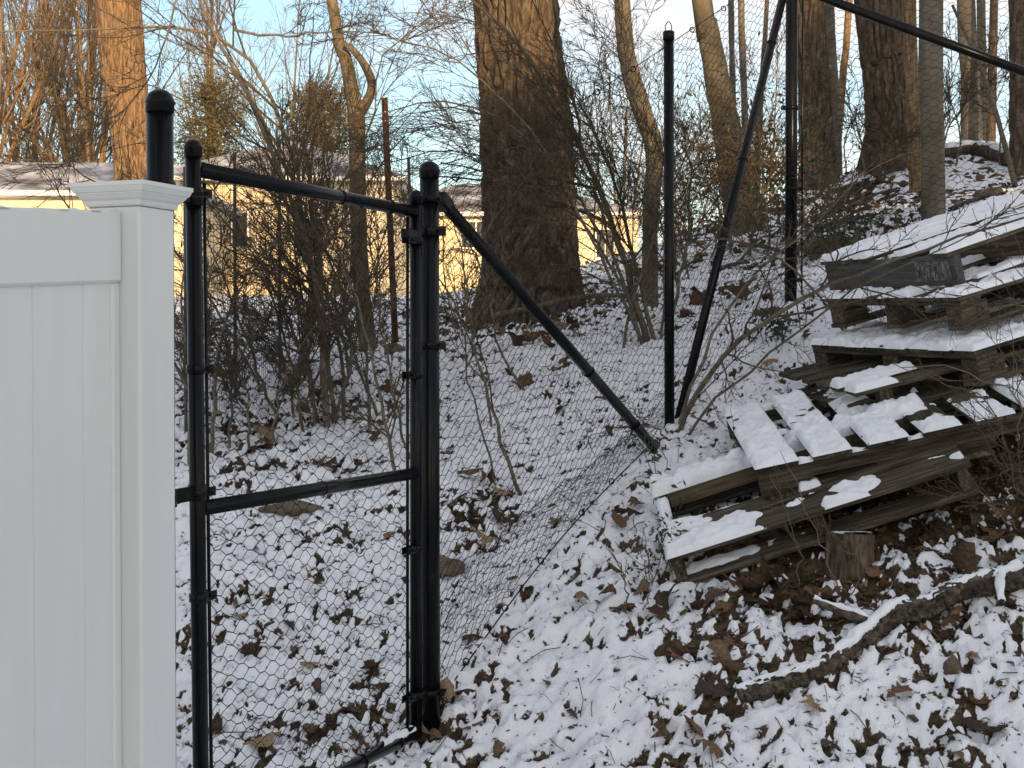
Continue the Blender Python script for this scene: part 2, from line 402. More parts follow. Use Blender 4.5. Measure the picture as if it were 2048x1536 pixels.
# regions of bare leaf litter, given where they lie on the ground: (u, v, radius m, strength)
litter_blobs = [(1540, 1190, .24, .95), (1420, 1235, .20, .7), (1650, 1215, .22, .9), (1830, 1100, .25, 1.0), (1960, 1070, .28, 1.0), (1700, 1120, .3, 1.0),
                (1060, 640, .75, 1.0), (980, 655, .5, .9), (1170, 640, .4, .7), (960, 1040, .17, .8), (1060, 905, .22, .6), (520, 905, .22, .9), (650, 830, .25, .8), (450, 930, .25, .5),
                (880, 1440, .14, .8), (1290, 900, .1, .8), (1340, 640, .3, .7), (1400, 600, .3, .6), (1480, 590, .2, .5), (1640, 430, .6, .7), (1500, 440, .8, .8), (1800, 310, .8, .8), (1730, 480, .35, .7),
                (1250, 1020, .14, .5), (1210, 1060, .12, .5), (1460, 1380, .12, .9), (1640, 1340, .10, .6), (1850, 1250, .15, .7), (2000, 1200, .12, .6), (600, 1020, .12, .7), (760, 960, .2, .4), (440, 800, .5, .6), (700, 780, .3, .5),
                (1130, 830, .15, .4), (1500, 980, .35, .8), (1800, 900, .6, 1.0), (1950, 800, .6, .9), (760, 1500, .12, .6), (1720, 400, .7, .6), (1900, 390, .6, .5), (1800, 450, .5, .6), (600, 780, .6, .5), (480, 840, .4, .6)]
lb = [(G(u, v), r, s) for u, v, r, s in litter_blobs]
DRY = [(.90, 5.42, .26, 1), (1.25, 5.50, .34, 1), (1.65, 5.75, .48, 1), (1.45, 5.2, .16, .55), (1.7, 5.2, .2, .45), (.92, 5.02, .13, .45), (1.12, 4.97, .10, .35)]
def cover_field(x, y):
    big = fbm2(x * 1.1, y * 1.1, 5, 3)
    mid = fbm2(x * 5.5, y * 5.5, 11, 3)
    fine = fbm2(x * 19, y * 19, 23, 2, 0.6)
    fin2 = fbm2(x * 46, y * 46, 29, 2, 0.8)
    c = 0.5 + 1.25 * (0.20 * (mid - .5) + 0.32 * (fine - .5) + 0.56 * (fin2 - .5))
    thr = 0.392 + 0.16 * (big - 0.5)
    b = np.zeros_like(x)
    for p, r, s in lb:
        b = np.maximum(b, s * np.exp(-((x - p[0]) ** 2 + (y - p[1]) ** 2) / (r * r)))
    thr = thr + 0.145 * b
    # ground kept dry under the pallets, and the leaf bed in front of them
    dry = np.zeros_like(x)
    for (px_, py_, r_, s_) in DRY:
        dry = np.maximum(dry, s_ * np.exp(-(((x - px_) ** 2 + (y - py_) ** 2) / (r_ * r_)) ** 2))
    thr = thr + 0.34 * dry
    thr = thr + 0.05 * sstep(7.8, 9.5, y)
    far = sstep(12, 22, y)
    thr = thr - 0.25 * far
    return np.clip(0.38 + (c - thr) * 5.5, 0, 1)
def HS(x, y, c=None):
    """ground height with snow relief"""
    if c is None: c = cover_field(x, y)
    near = 1 - sstep(10, 16, np.abs(y - 5))
    lump = fbm2(x * 11, y * 11, 31, 2) - 0.5
    lump2 = fbm2(x * 34, y * 34, 41, 2) - 0.5
    und = fbm2(x * 1.6, y * 1.6, 51, 2) - 0.5
    return H0(x, y) + near * (0.024 * sstep(0.2, 0.75, c) - 0.012 + 0.060 * lump + 0.026 * lump2) + 0.06 * und * near
def hs(x, y): return float(HS(np.array([float(x)]), np.array([float(y)]))[0])

def axis(segs):
    out = []
    for a, b, st in segs:
        n = max(1, int(round((b - a) / st)))
        out.append(np.linspace(a, b, n, endpoint=False))
    out.append([segs[-1][1]])
    return np.concatenate(out)
xs = axis([(-600, -60, 60), (-60, -12, 4), (-12, -4, .5), (-4, -1.9, .06), (-1.9, 2.6, .0105), (2.6, 5, .05), (5, 12, .4), (12, 60, 4), (60, 600, 60)])
ys = axis([(-200, -20, 20), (-20, 2, 1.5), (2, 3.9, .1), (3.9, 7.3, .0105), (7.3, 10, .021), (10, 16, .06), (16, 40, .6), (40, 100, 5), (100, 1000, 100)])
X, Y = np.meshgrid(xs, ys)
C = cover_field(X, Y)
Z = HS(X, Y, C)
nx, ny = len(xs), len(ys)
ii = np.arange(nx * ny).reshape(ny, nx)
q = np.stack([ii[:-1, :-1], ii[:-1, 1:], ii[1:, 1:], ii[1:, :-1]], -1).reshape(-1, 4)
gm = mesh_np('ground', np.stack([X, Y, Z], -1).reshape(-1, 3), q)
a_ = gm.attributes.new('cover', 'FLOAT', 'POINT'); a_.data.foreach_set('value', C.ravel().astype(np.float32))
obj('ground', gm, M['ground'], kind='structure')

# ------------------------------------------------------------------ white vinyl fence
F = np.array((0.366, 0.9306, 0.0)); F /= np.linalg.norm(F)      # line of fence and gate
Rr = np.array((F[1], -F[0], 0.0))                               # its normal, towards the camera side
UP = np.array((0, 0, 1.0))
def frame_obj(o, origin, ex, ey, ez):
    m = Matrix(((ex[0], ey[0], ez[0], origin[0]), (ex[1], ey[1], ez[1], origin[1]), (ex[2], ey[2], ez[2], origin[2]), (0, 0, 0, 1)))
    o.matrix_world = m
corner = P(280, 706, 3.25); corner[2] = 0
pc = corner + F * 0.0635 - Rr * 0.0635
capz = P(270, 362, 3.24)[2]
gz = hz(pc[0], pc[1])
ft = thing('vinyl_fence', 'white vinyl privacy fence panel ending at a capped square post', 'fence')
frame_obj(ft, (pc[0], pc[1], 0), F, -Rr, UP)      # local x along the fence (away), y to the far side, z up
def local_box(name, x0, x1, y0, y1, z0, z1, mat, parent, bev=0.003):
    me = box_mesh(name, x1 - x0, y1 - y0, z1 - z0, bev)
    return obj(name, me, mat, parent, loc=((x0 + x1) / 2, (y0 + y1) / 2, (z0 + z1) / 2))
h = 0.0655
def cap_profile(prof, top_pyr):
    """square moulding: list of (half width, z)"""
    vs, fs = [], []
    for hw, z in prof:
        vs += [(-hw, -hw, z), (hw, -hw, z), (hw, hw, z), (-hw, hw, z)]
    n = len(prof)
    for i in range(n - 1):
        for k in range(4):
            fs.append((4 * i + k, 4 * i + (k + 1) % 4, 4 * i + 4 + (k + 1) % 4, 4 * i + 4 + k))
    vs.append((0, 0, prof[-1][1] + top_pyr))
    tri = [(4 * (n - 1) + k, 4 * (n - 1) + (k + 1) % 4, len(vs) - 1) for k in range(4)]
    return mesh_np('post_cap', np.array(vs), [np.array(fs), np.array(tri)], smooth=False)
def post_with_cap(x, ztop):
    p = local_box('post', x - h, x + h, -h, h, gz - 0.3, ztop - 0.047, M['vinyl'], ft, 0.006)
    cp = obj('post_cap', cap_profile([(h + .001, -.050), (h + .004, -.046), (h + .006, -.038), (h + .011, -.034), (h + .015, -.028), (h + .0185, -.024), (h + .0185, -.0215), (h + .022, -.0205), (h + .026, -.012), (h + .026, -.0095), (h + .0285, -.009), (h + .0285, 0)], .012), M['vinyl'], ft, loc=(x, 0, ztop))
    return p
post_with_cap(0, capz)
SL = 0.065                                          # fence steps down a little towards the camera
def sheared(name, x0, x1, y0, y1, z0, z1, bev=0.004):
    me = box_mesh(name, x1 - x0, y1 - y0, z1 - z0, bev)
    for v in me.vertices:
        v.co.z += (v.co.x + (x0 + x1) / 2) * SL
    o = obj(name, me, M['vinyl'], ft, loc=((x0 + x1) / 2, (y0 + y1) / 2, (z0 + z1) / 2))
    return o
zr1 = P(245, 418, 3.27)[2]; zr0 = P(245, 561, 3.27)[2]
PL = 2.25                                           # panel length
sheared('top_rail', -h - PL, -h, -.022, .022, zr0, zr1, .006)
sheared('bottom_rail', -h - PL, -h, -.022, .022, gz + .05, gz + .19, .006)
sheared('channel', -h - .028, -h, -.0165, .0165, gz + .19, zr0)
xb = -h - .118 + 0.158 - .0
edges = [-h - .004, -h - .118 - 0.0] + [-h - .118 - .158 * k for k in range(1, 14)]
for k in range(len(edges) - 1):
    b1, b0 = edges[k], edges[k + 1]
    sheared('panel_board', b0 + .0006, b1 - .0006, -.011, .011, gz + .15, zr0 + .02, .0035)
post_with_cap(-2 * h - PL, capz - SL * 2.4)
sn = None
# a little snow left on top of the rail
def snow_slab(Lx, Wy, th, seed, res=0.0065, cover=lambda x, y: np.ones_like(x), edge=0.012, lump=0.5):
    nx, ny = max(6, int(Lx / res)), max(5, int(Wy / res))
    x = np.linspace(-0.006, Lx + 0.006, nx + 1); y = np.linspace(-0.004, Wy + 0.004, ny + 1)
    X, Y = np.meshgrid(x, y)
    ed = np.minimum(np.minimum(X + .006, Lx + .006 - X), np.minimum(Y + .004, Wy + .004 - Y))
    n1 = fbm2(X * 17 + seed * 7.7, Y * 17 - seed * 3.1, seed, 2, .4); n2 = fbm2(X * 6 + seed, Y * 6, seed + 50, 2)
    m = cover(X / Lx, Y / Wy)
    m = np.clip((ed / edge) - 0.55 * np.maximum(0, 0.55 - n1) * 2, -1, 1) * 1.0
    m = np.minimum(m, (cover(X / Lx, Y / Wy) + (n1 - .5) * 1.1 + (n2 - .5) * .7 - 0.5) * 2.0)
    n3 = fbm2(X * 48 + seed, Y * 48 + seed, seed + 80, 2)
    hgt = th * np.clip(m, 0, 1) ** .7 * (1 + lump * (2.2 * (n1 - .5) + 1.2 * (n3 - .5) + .8 * (n2 - .5))) - 0.0025
    keep = (m > -0.02)
    ii = np.arange(X.size).reshape(X.shape)
    q = np.stack([ii[:-1, :-1], ii[:-1, 1:], ii[1:, 1:], ii[1:, :-1]], -1).reshape(-1, 4)
    kf = keep.ravel()[q].any(1)
    q = q[kf]
    if len(q) == 0: return None
    us, inv = np.unique(q, return_inverse=True)
    V = np.stack([X, Y, hgt], -1).reshape(-1, 3)[us]
    return mesh_np('snow', V, inv.reshape(-1, 4))
sm_ = snow_slab(1.4, .040, .008, 91, res=.005, cover=lambda x, y: 0.75 - 0.5 * sstep(.6, 1.0, x))
if sm_ is not None:
    for v in sm_.vertices: v.co.z += (v.co.x - 1.4 - h) * SL
    obj('snow', sm_, M['snow'], ft, loc=(-h - 1.4, -.020, zr1 + .001))

# ------------------------------------------------------------------ black pipe work
def pipe(name, a, b, r, parent, mat=None, sides=20, n=2, bend=None):
    a = np.asarray(a, float); b = np.asarray(b, float)
    pts = resample([a, b], n) if bend is None else resample([a, (a + b) / 2 + np.asarray(bend), b], 8)
    v, f = tubes(pts[None], np.full((1, len(pts)), r), sides, cap=True)
    me = mesh_np(name, v, f)
    for p in me.polygons:
        if len(p.vertices) > 4: p.use_smooth = False
    return obj(name, me, mat or M['black'], parent)
def lathe(name, base, prof, parent, mat=None, sides=24, axis_=(0, 0, 1), smooth=True):
    base = np.asarray(base, float)
    z = Vector(axis_).normalized(); qx = z.orthogonal().normalized(); qy = z.cross(qx)
    vs = []
    for r, hh in prof:
        for k in range(sides):
            a = 2 * math.pi * k / sides
            vs.append(base + np.array(z) * hh + r * (math.cos(a) * np.array(qx) + math.sin(a) * np.array(qy)))
    n = len(prof); idx = np.arange(n * sides).reshape(n, sides)
    q = np.stack([idx[:-1], np.roll(idx[:-1], -1, 1), np.roll(idx[1:], -1, 1), idx[1:]], -1).reshape(-1, 4)
    me = mesh_np(name, np.array(vs), [q, idx[0:1, ::-1], idx[-1:, :]], smooth)
    return obj(name, me, mat or M['black'], parent)
def dome_cap(x, y, z, r, parent):
    """acorn cap: skirt, rim, dome; z is the top of the dome"""
    R_ = r + .0018
    prof = [(R_, -R_ * 0.95 - .022), (R_ + .0004, -R_ * 0.95 - .004), (R_ + .0028, -R_ * 0.95), (R_ + .0022, -R_ * .9)]
    for k in range(1, 8):
        a = k / 7 * math.pi / 2
        prof.append((max(.002, (R_) * math.cos(a)), -R_ * .9 + R_ * .9 * math.sin(a)))
    return lathe('post_cap', (x, y, z), prof, parent)
def band(parent, x, y, z, r, out, hgt=.022, ln=.035, name='brace_band'):
    """clamp ring round a post with two ears and a bolt sticking out along 'out'"""
    o = np.asarray(out, float); o = o / np.linalg.norm(o)
    ring = lathe(name, (x, y, z - hgt / 2), [(r + .0005, 0), (r + .0045, .001), (r + .0045, hgt - .001), (r + .0005, hgt)], parent)
    side = np.cross(o, UP)
    c = np.array((x, y, z)) + o * (r + .010)
    for s in (-1, 1):
        me = box_mesh('ear', .024, .004, hgt, .001)
        e = obj('ear', me, M['black'], ring)
        frame_obj_local(e, c + side * s * .006, o, np.cross(UP, o), UP)
    v, f = tubes(np.array([[c + o * .001 - side * .018, c + o * .001 + side * .030]]), np.full((1, 2), .0042), 8, cap=True)
    obj('bolt', mesh_np('bolt', v, f), M['black'], ring)
    lathe('nut', c + side * .014, [(.009, 0), (.009, .008)], ring, sides=6, axis_=side, smooth=False)
    return ring
def frame_obj_local(o, origin, ex, ey, ez):
    o.matrix_local = Matrix(((ex[0], ey[0], ez[0], origin[0]), (ex[1], ey[1], ez[1], origin[1]), (ex[2], ey[2], ez[2], origin[2]), (0, 0, 0, 1)))

# hinge post standing behind the white post
hp = P(322, 706, 3.47)
t = thing('hinge_post', 'thick black domed steel post standing right behind the white fence post', 'post')
hx, hy = hp[0], hp[1]
ztop = P(322, 178, 3.47)[2]
pipe('tube', (hx, hy, hz(hx, hy) - .4), (hx, hy, ztop - .04), .030, t)
dome_cap(hx, hy, ztop, .030, t)

# gate ---------------------------------------------------------------
D1, D2 = 3.62, 4.77
gl = lambda v: P(390, v, D1); gr = lambda v: P(832, v, D2)
gate = thing('gate', 'black tube frame gate with dark hexagonal wire netting, shut', 'gate')
A = P(390, 706, D1); B = P(832, 706, D2); GD = B - A; GL = np.linalg.norm(GD[:2]); GD = GD / np.linalg.norm(GD)
tl, bl = P(386, 278, D1), np.array([A[0] + .012, A[1], EYE - 1.27])
tr, br = P(832, 380, D2), P(832, 1478, D2)
pipe('stile', bl, tl - [0, 0, .03], .0188, gate)
pipe('stile', br, tr - [0, 0, .02], .0188, gate)
dome_cap(tl[0], tl[1], tl[2], .0188, gate); dome_cap(tr[0], tr[1], tr[2], .0188, gate)
zt = P(405, 337, D1)[2]; zm = P(410, 1018, D1)[2]; zb = P(832, 1466, D2)[2]
z_t2 = P(830, 424, D2)[2]; z_m2 = P(830, 946, D2)[2]
lx = lambda z: bl + (tl - bl) * (z - bl[2]) / (tl[2] - bl[2])
rx = lambda z: br + (tr - br) * (z - br[2]) / (tr[2] - br[2])
rails = []
for nm, z1, z2 in (('top_rail', zt, z_t2), ('middle_rail', zm, z_m2), ('bottom_rail', zb + .02, zb)):
    a, b = lx(z1) + GD * .012, rx(z2) - GD * .012
    pipe(nm, a, b, .0185, gate); rails.append((a, b))
for (a, b), ts in zip(rails, ((.28, .60, .86), (.5,), (.35, .7, .9))):
    for k in ts:
        p = a + (b - a) * k
        lathe('tie_ring', p - GD * .003, [(.0187, 0), (.0206, .001), (.0206, .004), (.0187, .005)], gate, sides=16, axis_=GD)
# tension bars
tbl0, tbl1 = lx(zb + .03) + GD * .045, lx(zt - .03) + GD * .045
tbr0, tbr1 = rx(zb + .02) - GD * .062, rx(z_t2 - .02) - GD * .062
pipe('tension_bar', tbl0, tbl1, .0045, gate, sides=8); pipe('tension_bar', tbr0, tbr1, .0050, gate, sides=8)
side = Rr
def clamp_to_bar(x, y, z, r, d, ln):
    """clamp ring with a flat arm reaching to the tension bar"""
    ring = lathe('tension_band', (x, y, z - .011), [(r + .0005, 0), (r + .004, .001), (r + .004, .021), (r + .0005, .022)], gate)
    for s in (-1, 1):
        me = box_mesh('arm', ln, .004, .022, .001)
        e = obj('arm', me, M['black'], ring)
        c = np.array((x, y, z)) + d * (r + ln / 2 - .004) + Rr * s * .011
        frame_obj_local(e, c, d, np.cross(UP, d), UP)
    c = np.array((x, y, z)) + d * (r + ln * .45)
    v, f = tubes(np.array([[c - Rr * .022, c + Rr * .022]]), np.full((1, 2), .005), 8, cap=True)
    obj('bolt', mesh_np('bolt', v, f), M['black'], ring)
for v_ in (482, 750, 1097, 1390):
    p = rx(P(832, v_, D2)[2]); clamp_to_bar(p[0], p[1], p[2], .0188, -GD, .062)
for v_ in (384, 738, 985, 1195):
    p = lx(P(390, v_, D1)[2]); clamp_to_bar(p[0], p[1], p[2], .0188, GD, .046)
# hinges to the hinge post
hd = np.array((hx - A[0], hy - A[1], 0)); hl = np.linalg.norm(hd); hd /= hl
for v_ in (395, 985):
    p = lx(P(390, v_, D1)[2])
    me = box_mesh('hinge', hl - .03, .012, .034, .003)
    e = obj('hinge', me, M['black'], gate)
    frame_obj_local(e, np.array((p[0], p[1], p[2])) + hd * (hl / 2 - .004), hd, np.cross(UP, hd), UP)
    lathe('hinge_clamp', (hx, hy, p[2] - .02), [(.0305, 0), (.0345, .001), (.0345, .039), (.0305, .04)], gate)
    lathe('hinge_clamp', (p[0], p[1], p[2] - .02), [(.019, 0), (.0225, .001), (.0225, .039), (.019, .04)], gate)
# latch at the bottom and top of the far stile
for v_ in (470, 1455):
    p = rx(P(832, v_, D2)[2])
    me = box_mesh('latch', .075, .03, .03, .004)
    e = obj('latch', me, M['black'], gate)
    frame_obj_local(e, np.array((p[0], p[1], p[2])) - GD * .045, GD, np.cross(UP, GD), UP)

def hex_sheet(fn, width, height, cw=.048, ch=.037, r=.0009, seed=0, jit=.0025, sag=0.0, sides=3, keep=None):
    """hexagonal netting: flat-topped cells, column pitch cw, cell height ch; fn(u,v)->xyz arrays"""
    rng = np.random.default_rng(seed)
    nc, nr = int(width / cw) + 2, int(height / ch) + 2
    i = np.arange(nc); j = np.arange(nr)
    I, J = np.meshgrid(i, j, indexing='ij')
    off = (I % 2) * 0.5
    # cell centre (I*cw, (J+off)*ch); lower edge of a cell: from left to right vertex
    hw = cw * 0.22                                    # half of twisted edge
    cx = I * cw; cy = (J + off) * ch - ch / 2
    aL = np.stack([cx - hw, cy], -1); aR = np.stack([cx + hw, cy], -1)
    jr = lambda: rng.normal(0, jit, aL.shape)
    aL = aL + jr(); aR = aR + jr()
    segs = [(aL, aR)]
    # links from right end of column I to left ends of column I+1 (half a cell up and down)
    nb = aL[1:, :]
    ev = (np.arange(nc - 1) % 2 == 0)
    s, e = [], []
    for k in range(nc - 1):
        a = aR[k]; b = aL[k + 1]
        if k % 2 == 0:
            pairs = [(a, b), (a[1:], b[:-1])]
        else:
            pairs = [(a, b), (a[:-1], b[1:])]
        for p, q_ in pairs: s.append(p); e.append(q_)
    S = np.concatenate([aL.reshape(-1, 2)] + s); E = np.concatenate([aR.reshape(-1, 2)] + e)
    rr = np.concatenate([np.full(aL.reshape(-1, 2).shape[0], r * 1.55), np.full(sum(len(x) for x in s), r)])
    ok = (S[:, 0] > 0) & (E[:, 0] < width) & (np.minimum(S[:, 1], E[:, 1]) > 0) & (np.maximum(S[:, 1], E[:, 1]) < height)
    S, E, rr = S[ok], E[ok], rr[ok]
    p3, q3 = fn(S[:, 0], S[:, 1]), fn(E[:, 0], E[:, 1])
    return tubes(np.stack([p3, q3], 1), np.stack([rr, rr], 1), sides)

ra, rb = rails[2]
sp_ = resample([ra + (rb - ra) * .80, rb - (rb - ra) * .02], 40)
SNOW_RAIL = sp_
# gate netting, hung on the far side of the frame
g0 = tbl0.copy(); gw = np.linalg.norm((tbr0 - tbl0)[:2])
zlo, zhi = zb + .005, None
def gate_fn(u, v):
    k = u / gw
    top0, top1 = zt - .015, z_t2 - .015
    z = zb + .005 + v * 1.0
    wav = .006 * np.sin(u * 9 + v * 3) + .004 * np.sin(v * 11)
    bx = tbl0[None, :] * (1 - k)[:, None] + tbr0[None, :] * k[:, None]
    out_ = bx - Rr[None, :] * (.004 + wav)[:, None]
    out_[:, 2] = z
    return out_
v, f = hex_sheet(gate_fn, gw, zt - zb - .02, r=.0011, seed=1)
obj('netting', mesh_np('netting', v, f), M['wire'], gate, kind='stuff')

# deer fence ---------------------------------------------------------
fence = thing('netting_fence', 'black post and hexagonal wire netting fence climbing the snowy slope', 'fence')
lp = P(859, 706, 4.85); ln_ = P(1336, 706, 6.5); cn = P(1581, 706, 7.7)
lz0, lz1 = hz(*lp[:2]), P(862, 322, 4.85)[2]
nz0, nz1 = hz(*ln_[:2]), P(1334, 66, 6.5)[2]
cz0 = hz(*cn[:2]); cz1 = cz0 + 1.98
pipe('post', (lp[0] + .004, lp[1], lz0 - .3), (lp[0], lp[1], lz1 - .035), .0300, fence)
dome_cap(lp[0], lp[1], lz1, .0300, fence)
pipe('post', (ln_[0] + .008, ln_[1], nz0 - .3), (ln_[0], ln_[1], nz1), .0215, fence)
lathe('post_cap', (ln_[0], ln_[1], nz1 - .03), [(.0222, 0), (.0245, .002), (.0245, .034), (.02, .038)], fence)
v, f = tubes(resample([(ln_[0] - .012, ln_[1], nz1), (ln_[0] - .014, ln_[1], nz1 + .03), (ln_[0], ln_[1], nz1 + .048), (ln_[0] + .012, ln_[1], nz1 + .03), (ln_[0] + .01, ln_[1], nz1)], 12)[None], np.full((1, 12), .002), 6)
obj('wire_loop', mesh_np('wire_loop', v, f), M['wire'], fence)
pipe('post', (cn[0], cn[1], cz0 - .3), (cn[0], cn[1], cz1), .0300, fence)
dome_cap(cn[0], cn[1], cz1 + .04, .0300, fence)
# braces
b1a = P(884, 402, 4.95); b1b = G(1318, 897); b1b[2] -= .02
pipe('brace', b1a, b1b, .0205, fence)
me = box_mesh('rail_end_cup', .06, .046, .05, .008)
e = obj('rail_end_cup', me, M['black'], fence)
dv = (b1b - b1a); dv /= np.linalg.norm(dv); sd = np.cross(UP, dv); sd /= np.linalg.norm(sd)
frame_obj_local(e, b1a + dv * .005, dv, sd, np.cross(dv, sd))
b2a = P(1566, -6, 7.66); b2b = G(1352, 848); b2b[2] -= .03
pipe('brace', b2a, b2b, .0200, fence)
b3a = P(1600, -22, 7.68); b3b = P(2250, 218, 7.55)
pipe('brace', b3a, b3b, .0230, fence)
band(fence, lp[0], lp[1], P(862, 462, 4.85)[2], .0300, Rr * .9 + F * .3, hgt=.03)
for v_ in (398, 690, 1385):
    band(fence, lp[0], lp[1], P(862, v_, 4.85)[2], .0300, Rr * .9 + F * .4)
for v_ in (216, 378, 560):
    band(fence, cn[0], cn[1], P(1581, v_, 7.7)[2], .0300, np.array((-1, -.2, 0)) if v_ == 216 else np.array((1, .1, 0)))
for k in (.35, .62, .86):
    p = b1a + (b1b - b1a) * k
    lathe('tie_ring', p - dv * .004, [(.0208, 0), (.0235, .001), (.0235, .007), (.0208, .008)], fence, sides=16, axis_=dv)
dv2 = (b2b - b2a) / np.linalg.norm(b2b - b2a)
for k in (.12, .41, .72):
    p = b2a + (b2b - b2a) * k
    lathe('tie_ring', p - dv2 * .004, [(.0203, 0), (.023, .001), (.023, .007), (.0203, .008)], fence, sides=16, axis_=dv2)
for z_ in (P(1336, 640, 6.5)[2],):
    lathe('tie_ring', (ln_[0], ln_[1], z_), [(.0217, 0), (.024, .001), (.024, .007), (.0217, .008)], fence, sides=16)
# tension rod at the corner post
pipe('tension_bar', (cn[0] + .055, cn[1], cz0 + .04), (cn[0] + .055, cn[1], cz1 - .1), .0045, fence, sides=8)
# netting from latch post to corner post
S2 = np.array([lp[:2] + F[:2] * .035, ln_[:2] + np.array((.01, .035)), cn[:2] - np.array((.02, .03))])
sl2 = np.concatenate([[0], np.cumsum(np.linalg.norm(np.diff(S2, axis=0), axis=1))])
W2 = sl2[-1]
zb2 = np.array([lz0 + .015, nz0 + .02, cz0 + .02]); zt2 = np.array([P(880, 378, 4.9)[2], P(1334, 84, 6.5)[2], P(1570, -30, 7.7)[2] + .1])
ug = np.linspace(0, W2, 60)
gx = np.interp(ug, sl2, S2[:, 0]); gy = np.interp(ug, sl2, S2[:, 1])
gzg = H0(gx, gy) + .018
def seg2_fn(u, v, off=0.004):
    x = np.interp(u, sl2, S2[:, 0]); y = np.interp(u, sl2, S2[:, 1])
    zb_ = np.interp(u, ug, gzg); zt_ = np.interp(u, sl2, zt2)
    hh = zt_ - zb_
    k = v / 1.66
    wav = .012 * np.sin(u * 5.0 + v * 2) + .008 * np.sin(v * 7 + u * 2)
    return np.stack([x - Rr[0] * (off + wav), y - Rr[1] * (off + wav), zb_ + k * hh], -1)
v, f = hex_sheet(seg2_fn, W2, 1.66, cw=.046, ch=.038, r=.00105, seed=2, jit=.003)
obj('netting', mesh_np('netting', v, f), M['wire'], fence, kind='stuff')
# folded skirt of netting near the bottom of the slope
def skirt_fn(u, v):
    x = np.interp(u + .25, sl2, S2[:, 0]); y = np.interp(u + .25, sl2, S2[:, 1])
    o = -.02 - v * .55 * (1 + .5 * np.sin(u * 3.1))
    xx = x + Rr[0] * o; yy = y + Rr[1] * o
    return np.stack([xx, yy, np.interp(u + .25, ug, gzg) * (1 - v / .35) + (HS(xx, yy) + .02) * (v / .35) + .05 * np.sin(v / .35 * math.pi)], -1)
v, f = hex_sheet(skirt_fn, 1.75, .34, cw=.046, ch=.038, r=.0008, seed=3, jit=.005)
obj('netting_skirt', mesh_np('netting_skirt', v, f), M['wire'], fence, kind='stuff')
# cables along top and bottom
def cable(name, us, zf, r=.0024):
    x = np.interp(us, sl2, S2[:, 0]); y = np.interp(us, sl2, S2[:, 1])
    pts = np.stack([x, y, zf(us)], -1)
    v, f = tubes(pts[None], np.full((1, len(us)), r), 6)
    obj(name, mesh_np(name, v, f), M['wire'], fence)
    return pts
us = np.linspace(0, W2, 50)
cb = cable('bottom_cable', us, lambda u: np.interp(u, ug, gzg) + .004, .0026)
ct = cable('top_cable', us, lambda u: np.interp(u, sl2, zt2) - .012 * np.sin(np.clip(u / sl2[1], 0, 1) * math.pi), .0018)
def ring_at(p, n=np.array((.35, -.93, 0)), R_=.011, r=.0024):
    a = np.linspace(0, 2 * math.pi, 13)
    e1 = np.cross(n, UP); e1 /= np.linalg.norm(e1)
    pts = p + R_ * (np.cos(a)[:, None] * e1 + np.sin(a)[:, None] * UP)
    v, f = tubes(pts[None], np.full((1, 13), r), 5)
    obj('clip_ring', mesh_np('clip_ring', v, f), M['wire'], fence)
for k in (.07, .155, .24, .33, .42, .62, .68, .74, .80, .86, .92):
    i = int(k * 49); ring_at(cb[i] + [0, 0, .008])
for k in (.05, .17, .27, .38, .48, .66, .76, .86):
    i = int(k * 49); ring_at(ct[i] - [0, 0, .004])
# section running right from the corner post
S3a = cn[:2] + np.array((.03, 0)); S3d = np.array((.999, -.05)); W3 = 1.75
def seg3_fn(u, v):
    x = S3a[0] + S3d[0] * u; y = S3a[1] + S3d[1] * u
    wav = .012 * np.sin(u * 6 + v * 2) + .01 * np.sin(v * 5)
    g = np.interp(u, np.linspace(0, W3, 20), H0(S3a[0] + S3d[0] * np.linspace(0, W3, 20), S3a[1] + S3d[1] * np.linspace(0, W3, 20))) + .02
    return np.stack([x, y + wav, g + v], -1)
v, f = hex_sheet(seg3_fn, W3, 2.0, cw=.042, ch=.038, r=.0011, seed=4, jit=.003)
obj('netting', mesh_np('netting', v, f), M['wire'], fence, kind='stuff')
ex = S3a + S3d * (W3 + .02)
pipe('post', (ex[0], ex[1], hz(*ex) - .3), (ex[0], ex[1], hz(*ex) + 2.0), .0215, fence)

# ------------------------------------------------------------------ pallets
def norm(a): a = np.asarray(a, float); return a / np.linalg.norm(a)
def pallet_frame(origin, b, a):
    b = norm(b); a = np.asarray(a, float); a = norm(a - b * a.dot(b)); u = np.cross(b, a)
    return np.asarray(origin, float), b, a, u
_bm = {}
def board_mesh(lx_, ly_, lz_, mat, var=0):
    key = (round(lx_, 3), round(ly_, 3), round(lz_, 3), mat, var)
    if key not in _bm:
        me = box_mesh('board', lx_, ly_, lz_, .0022)
        rng = random.Random(hash(key) % 1000 + var)
        for v_ in me.vertices:
            v_.co.y += rng.uniform(-.0015, .0015); v_.co.z += rng.uniform(-.001, .001); v_.co.x += rng.uniform(-.004, .004)
        me.materials.append(M[mat]); _bm[key] = me
    return _bm[key]
def put(name, parent, x0, x1, y0, y1, z0, z1, mat='wood', along='x', jit=0.0, rng=random):
    """a board filling the box given in pallet coordinates; mesh x axis always along the grain"""
    sx, sy, sz = x1 - x0, y1 - y0, z1 - z0
    var = rng.randrange(3)
    if along == 'x': me = board_mesh(sx, sy, sz, mat, var)
    elif along == 'y': me = board_mesh(sy, sx, sz, mat, var)
    else: me = board_mesh(sz, sy, sx, mat, var)
    o = obj(name, me, None, parent, loc=((x0 + x1) / 2, (y0 + y1) / 2, (z0 + z1) / 2))
    o.rotation_euler = (rng.uniform(-jit, jit), rng.uniform(-jit, jit) * .3, rng.uniform(-jit, jit))
    if along == 'y': o.rotation_euler[2] += math.pi / 2
    if along == 'z': o.rotation_euler[1] += math.pi / 2
    return o
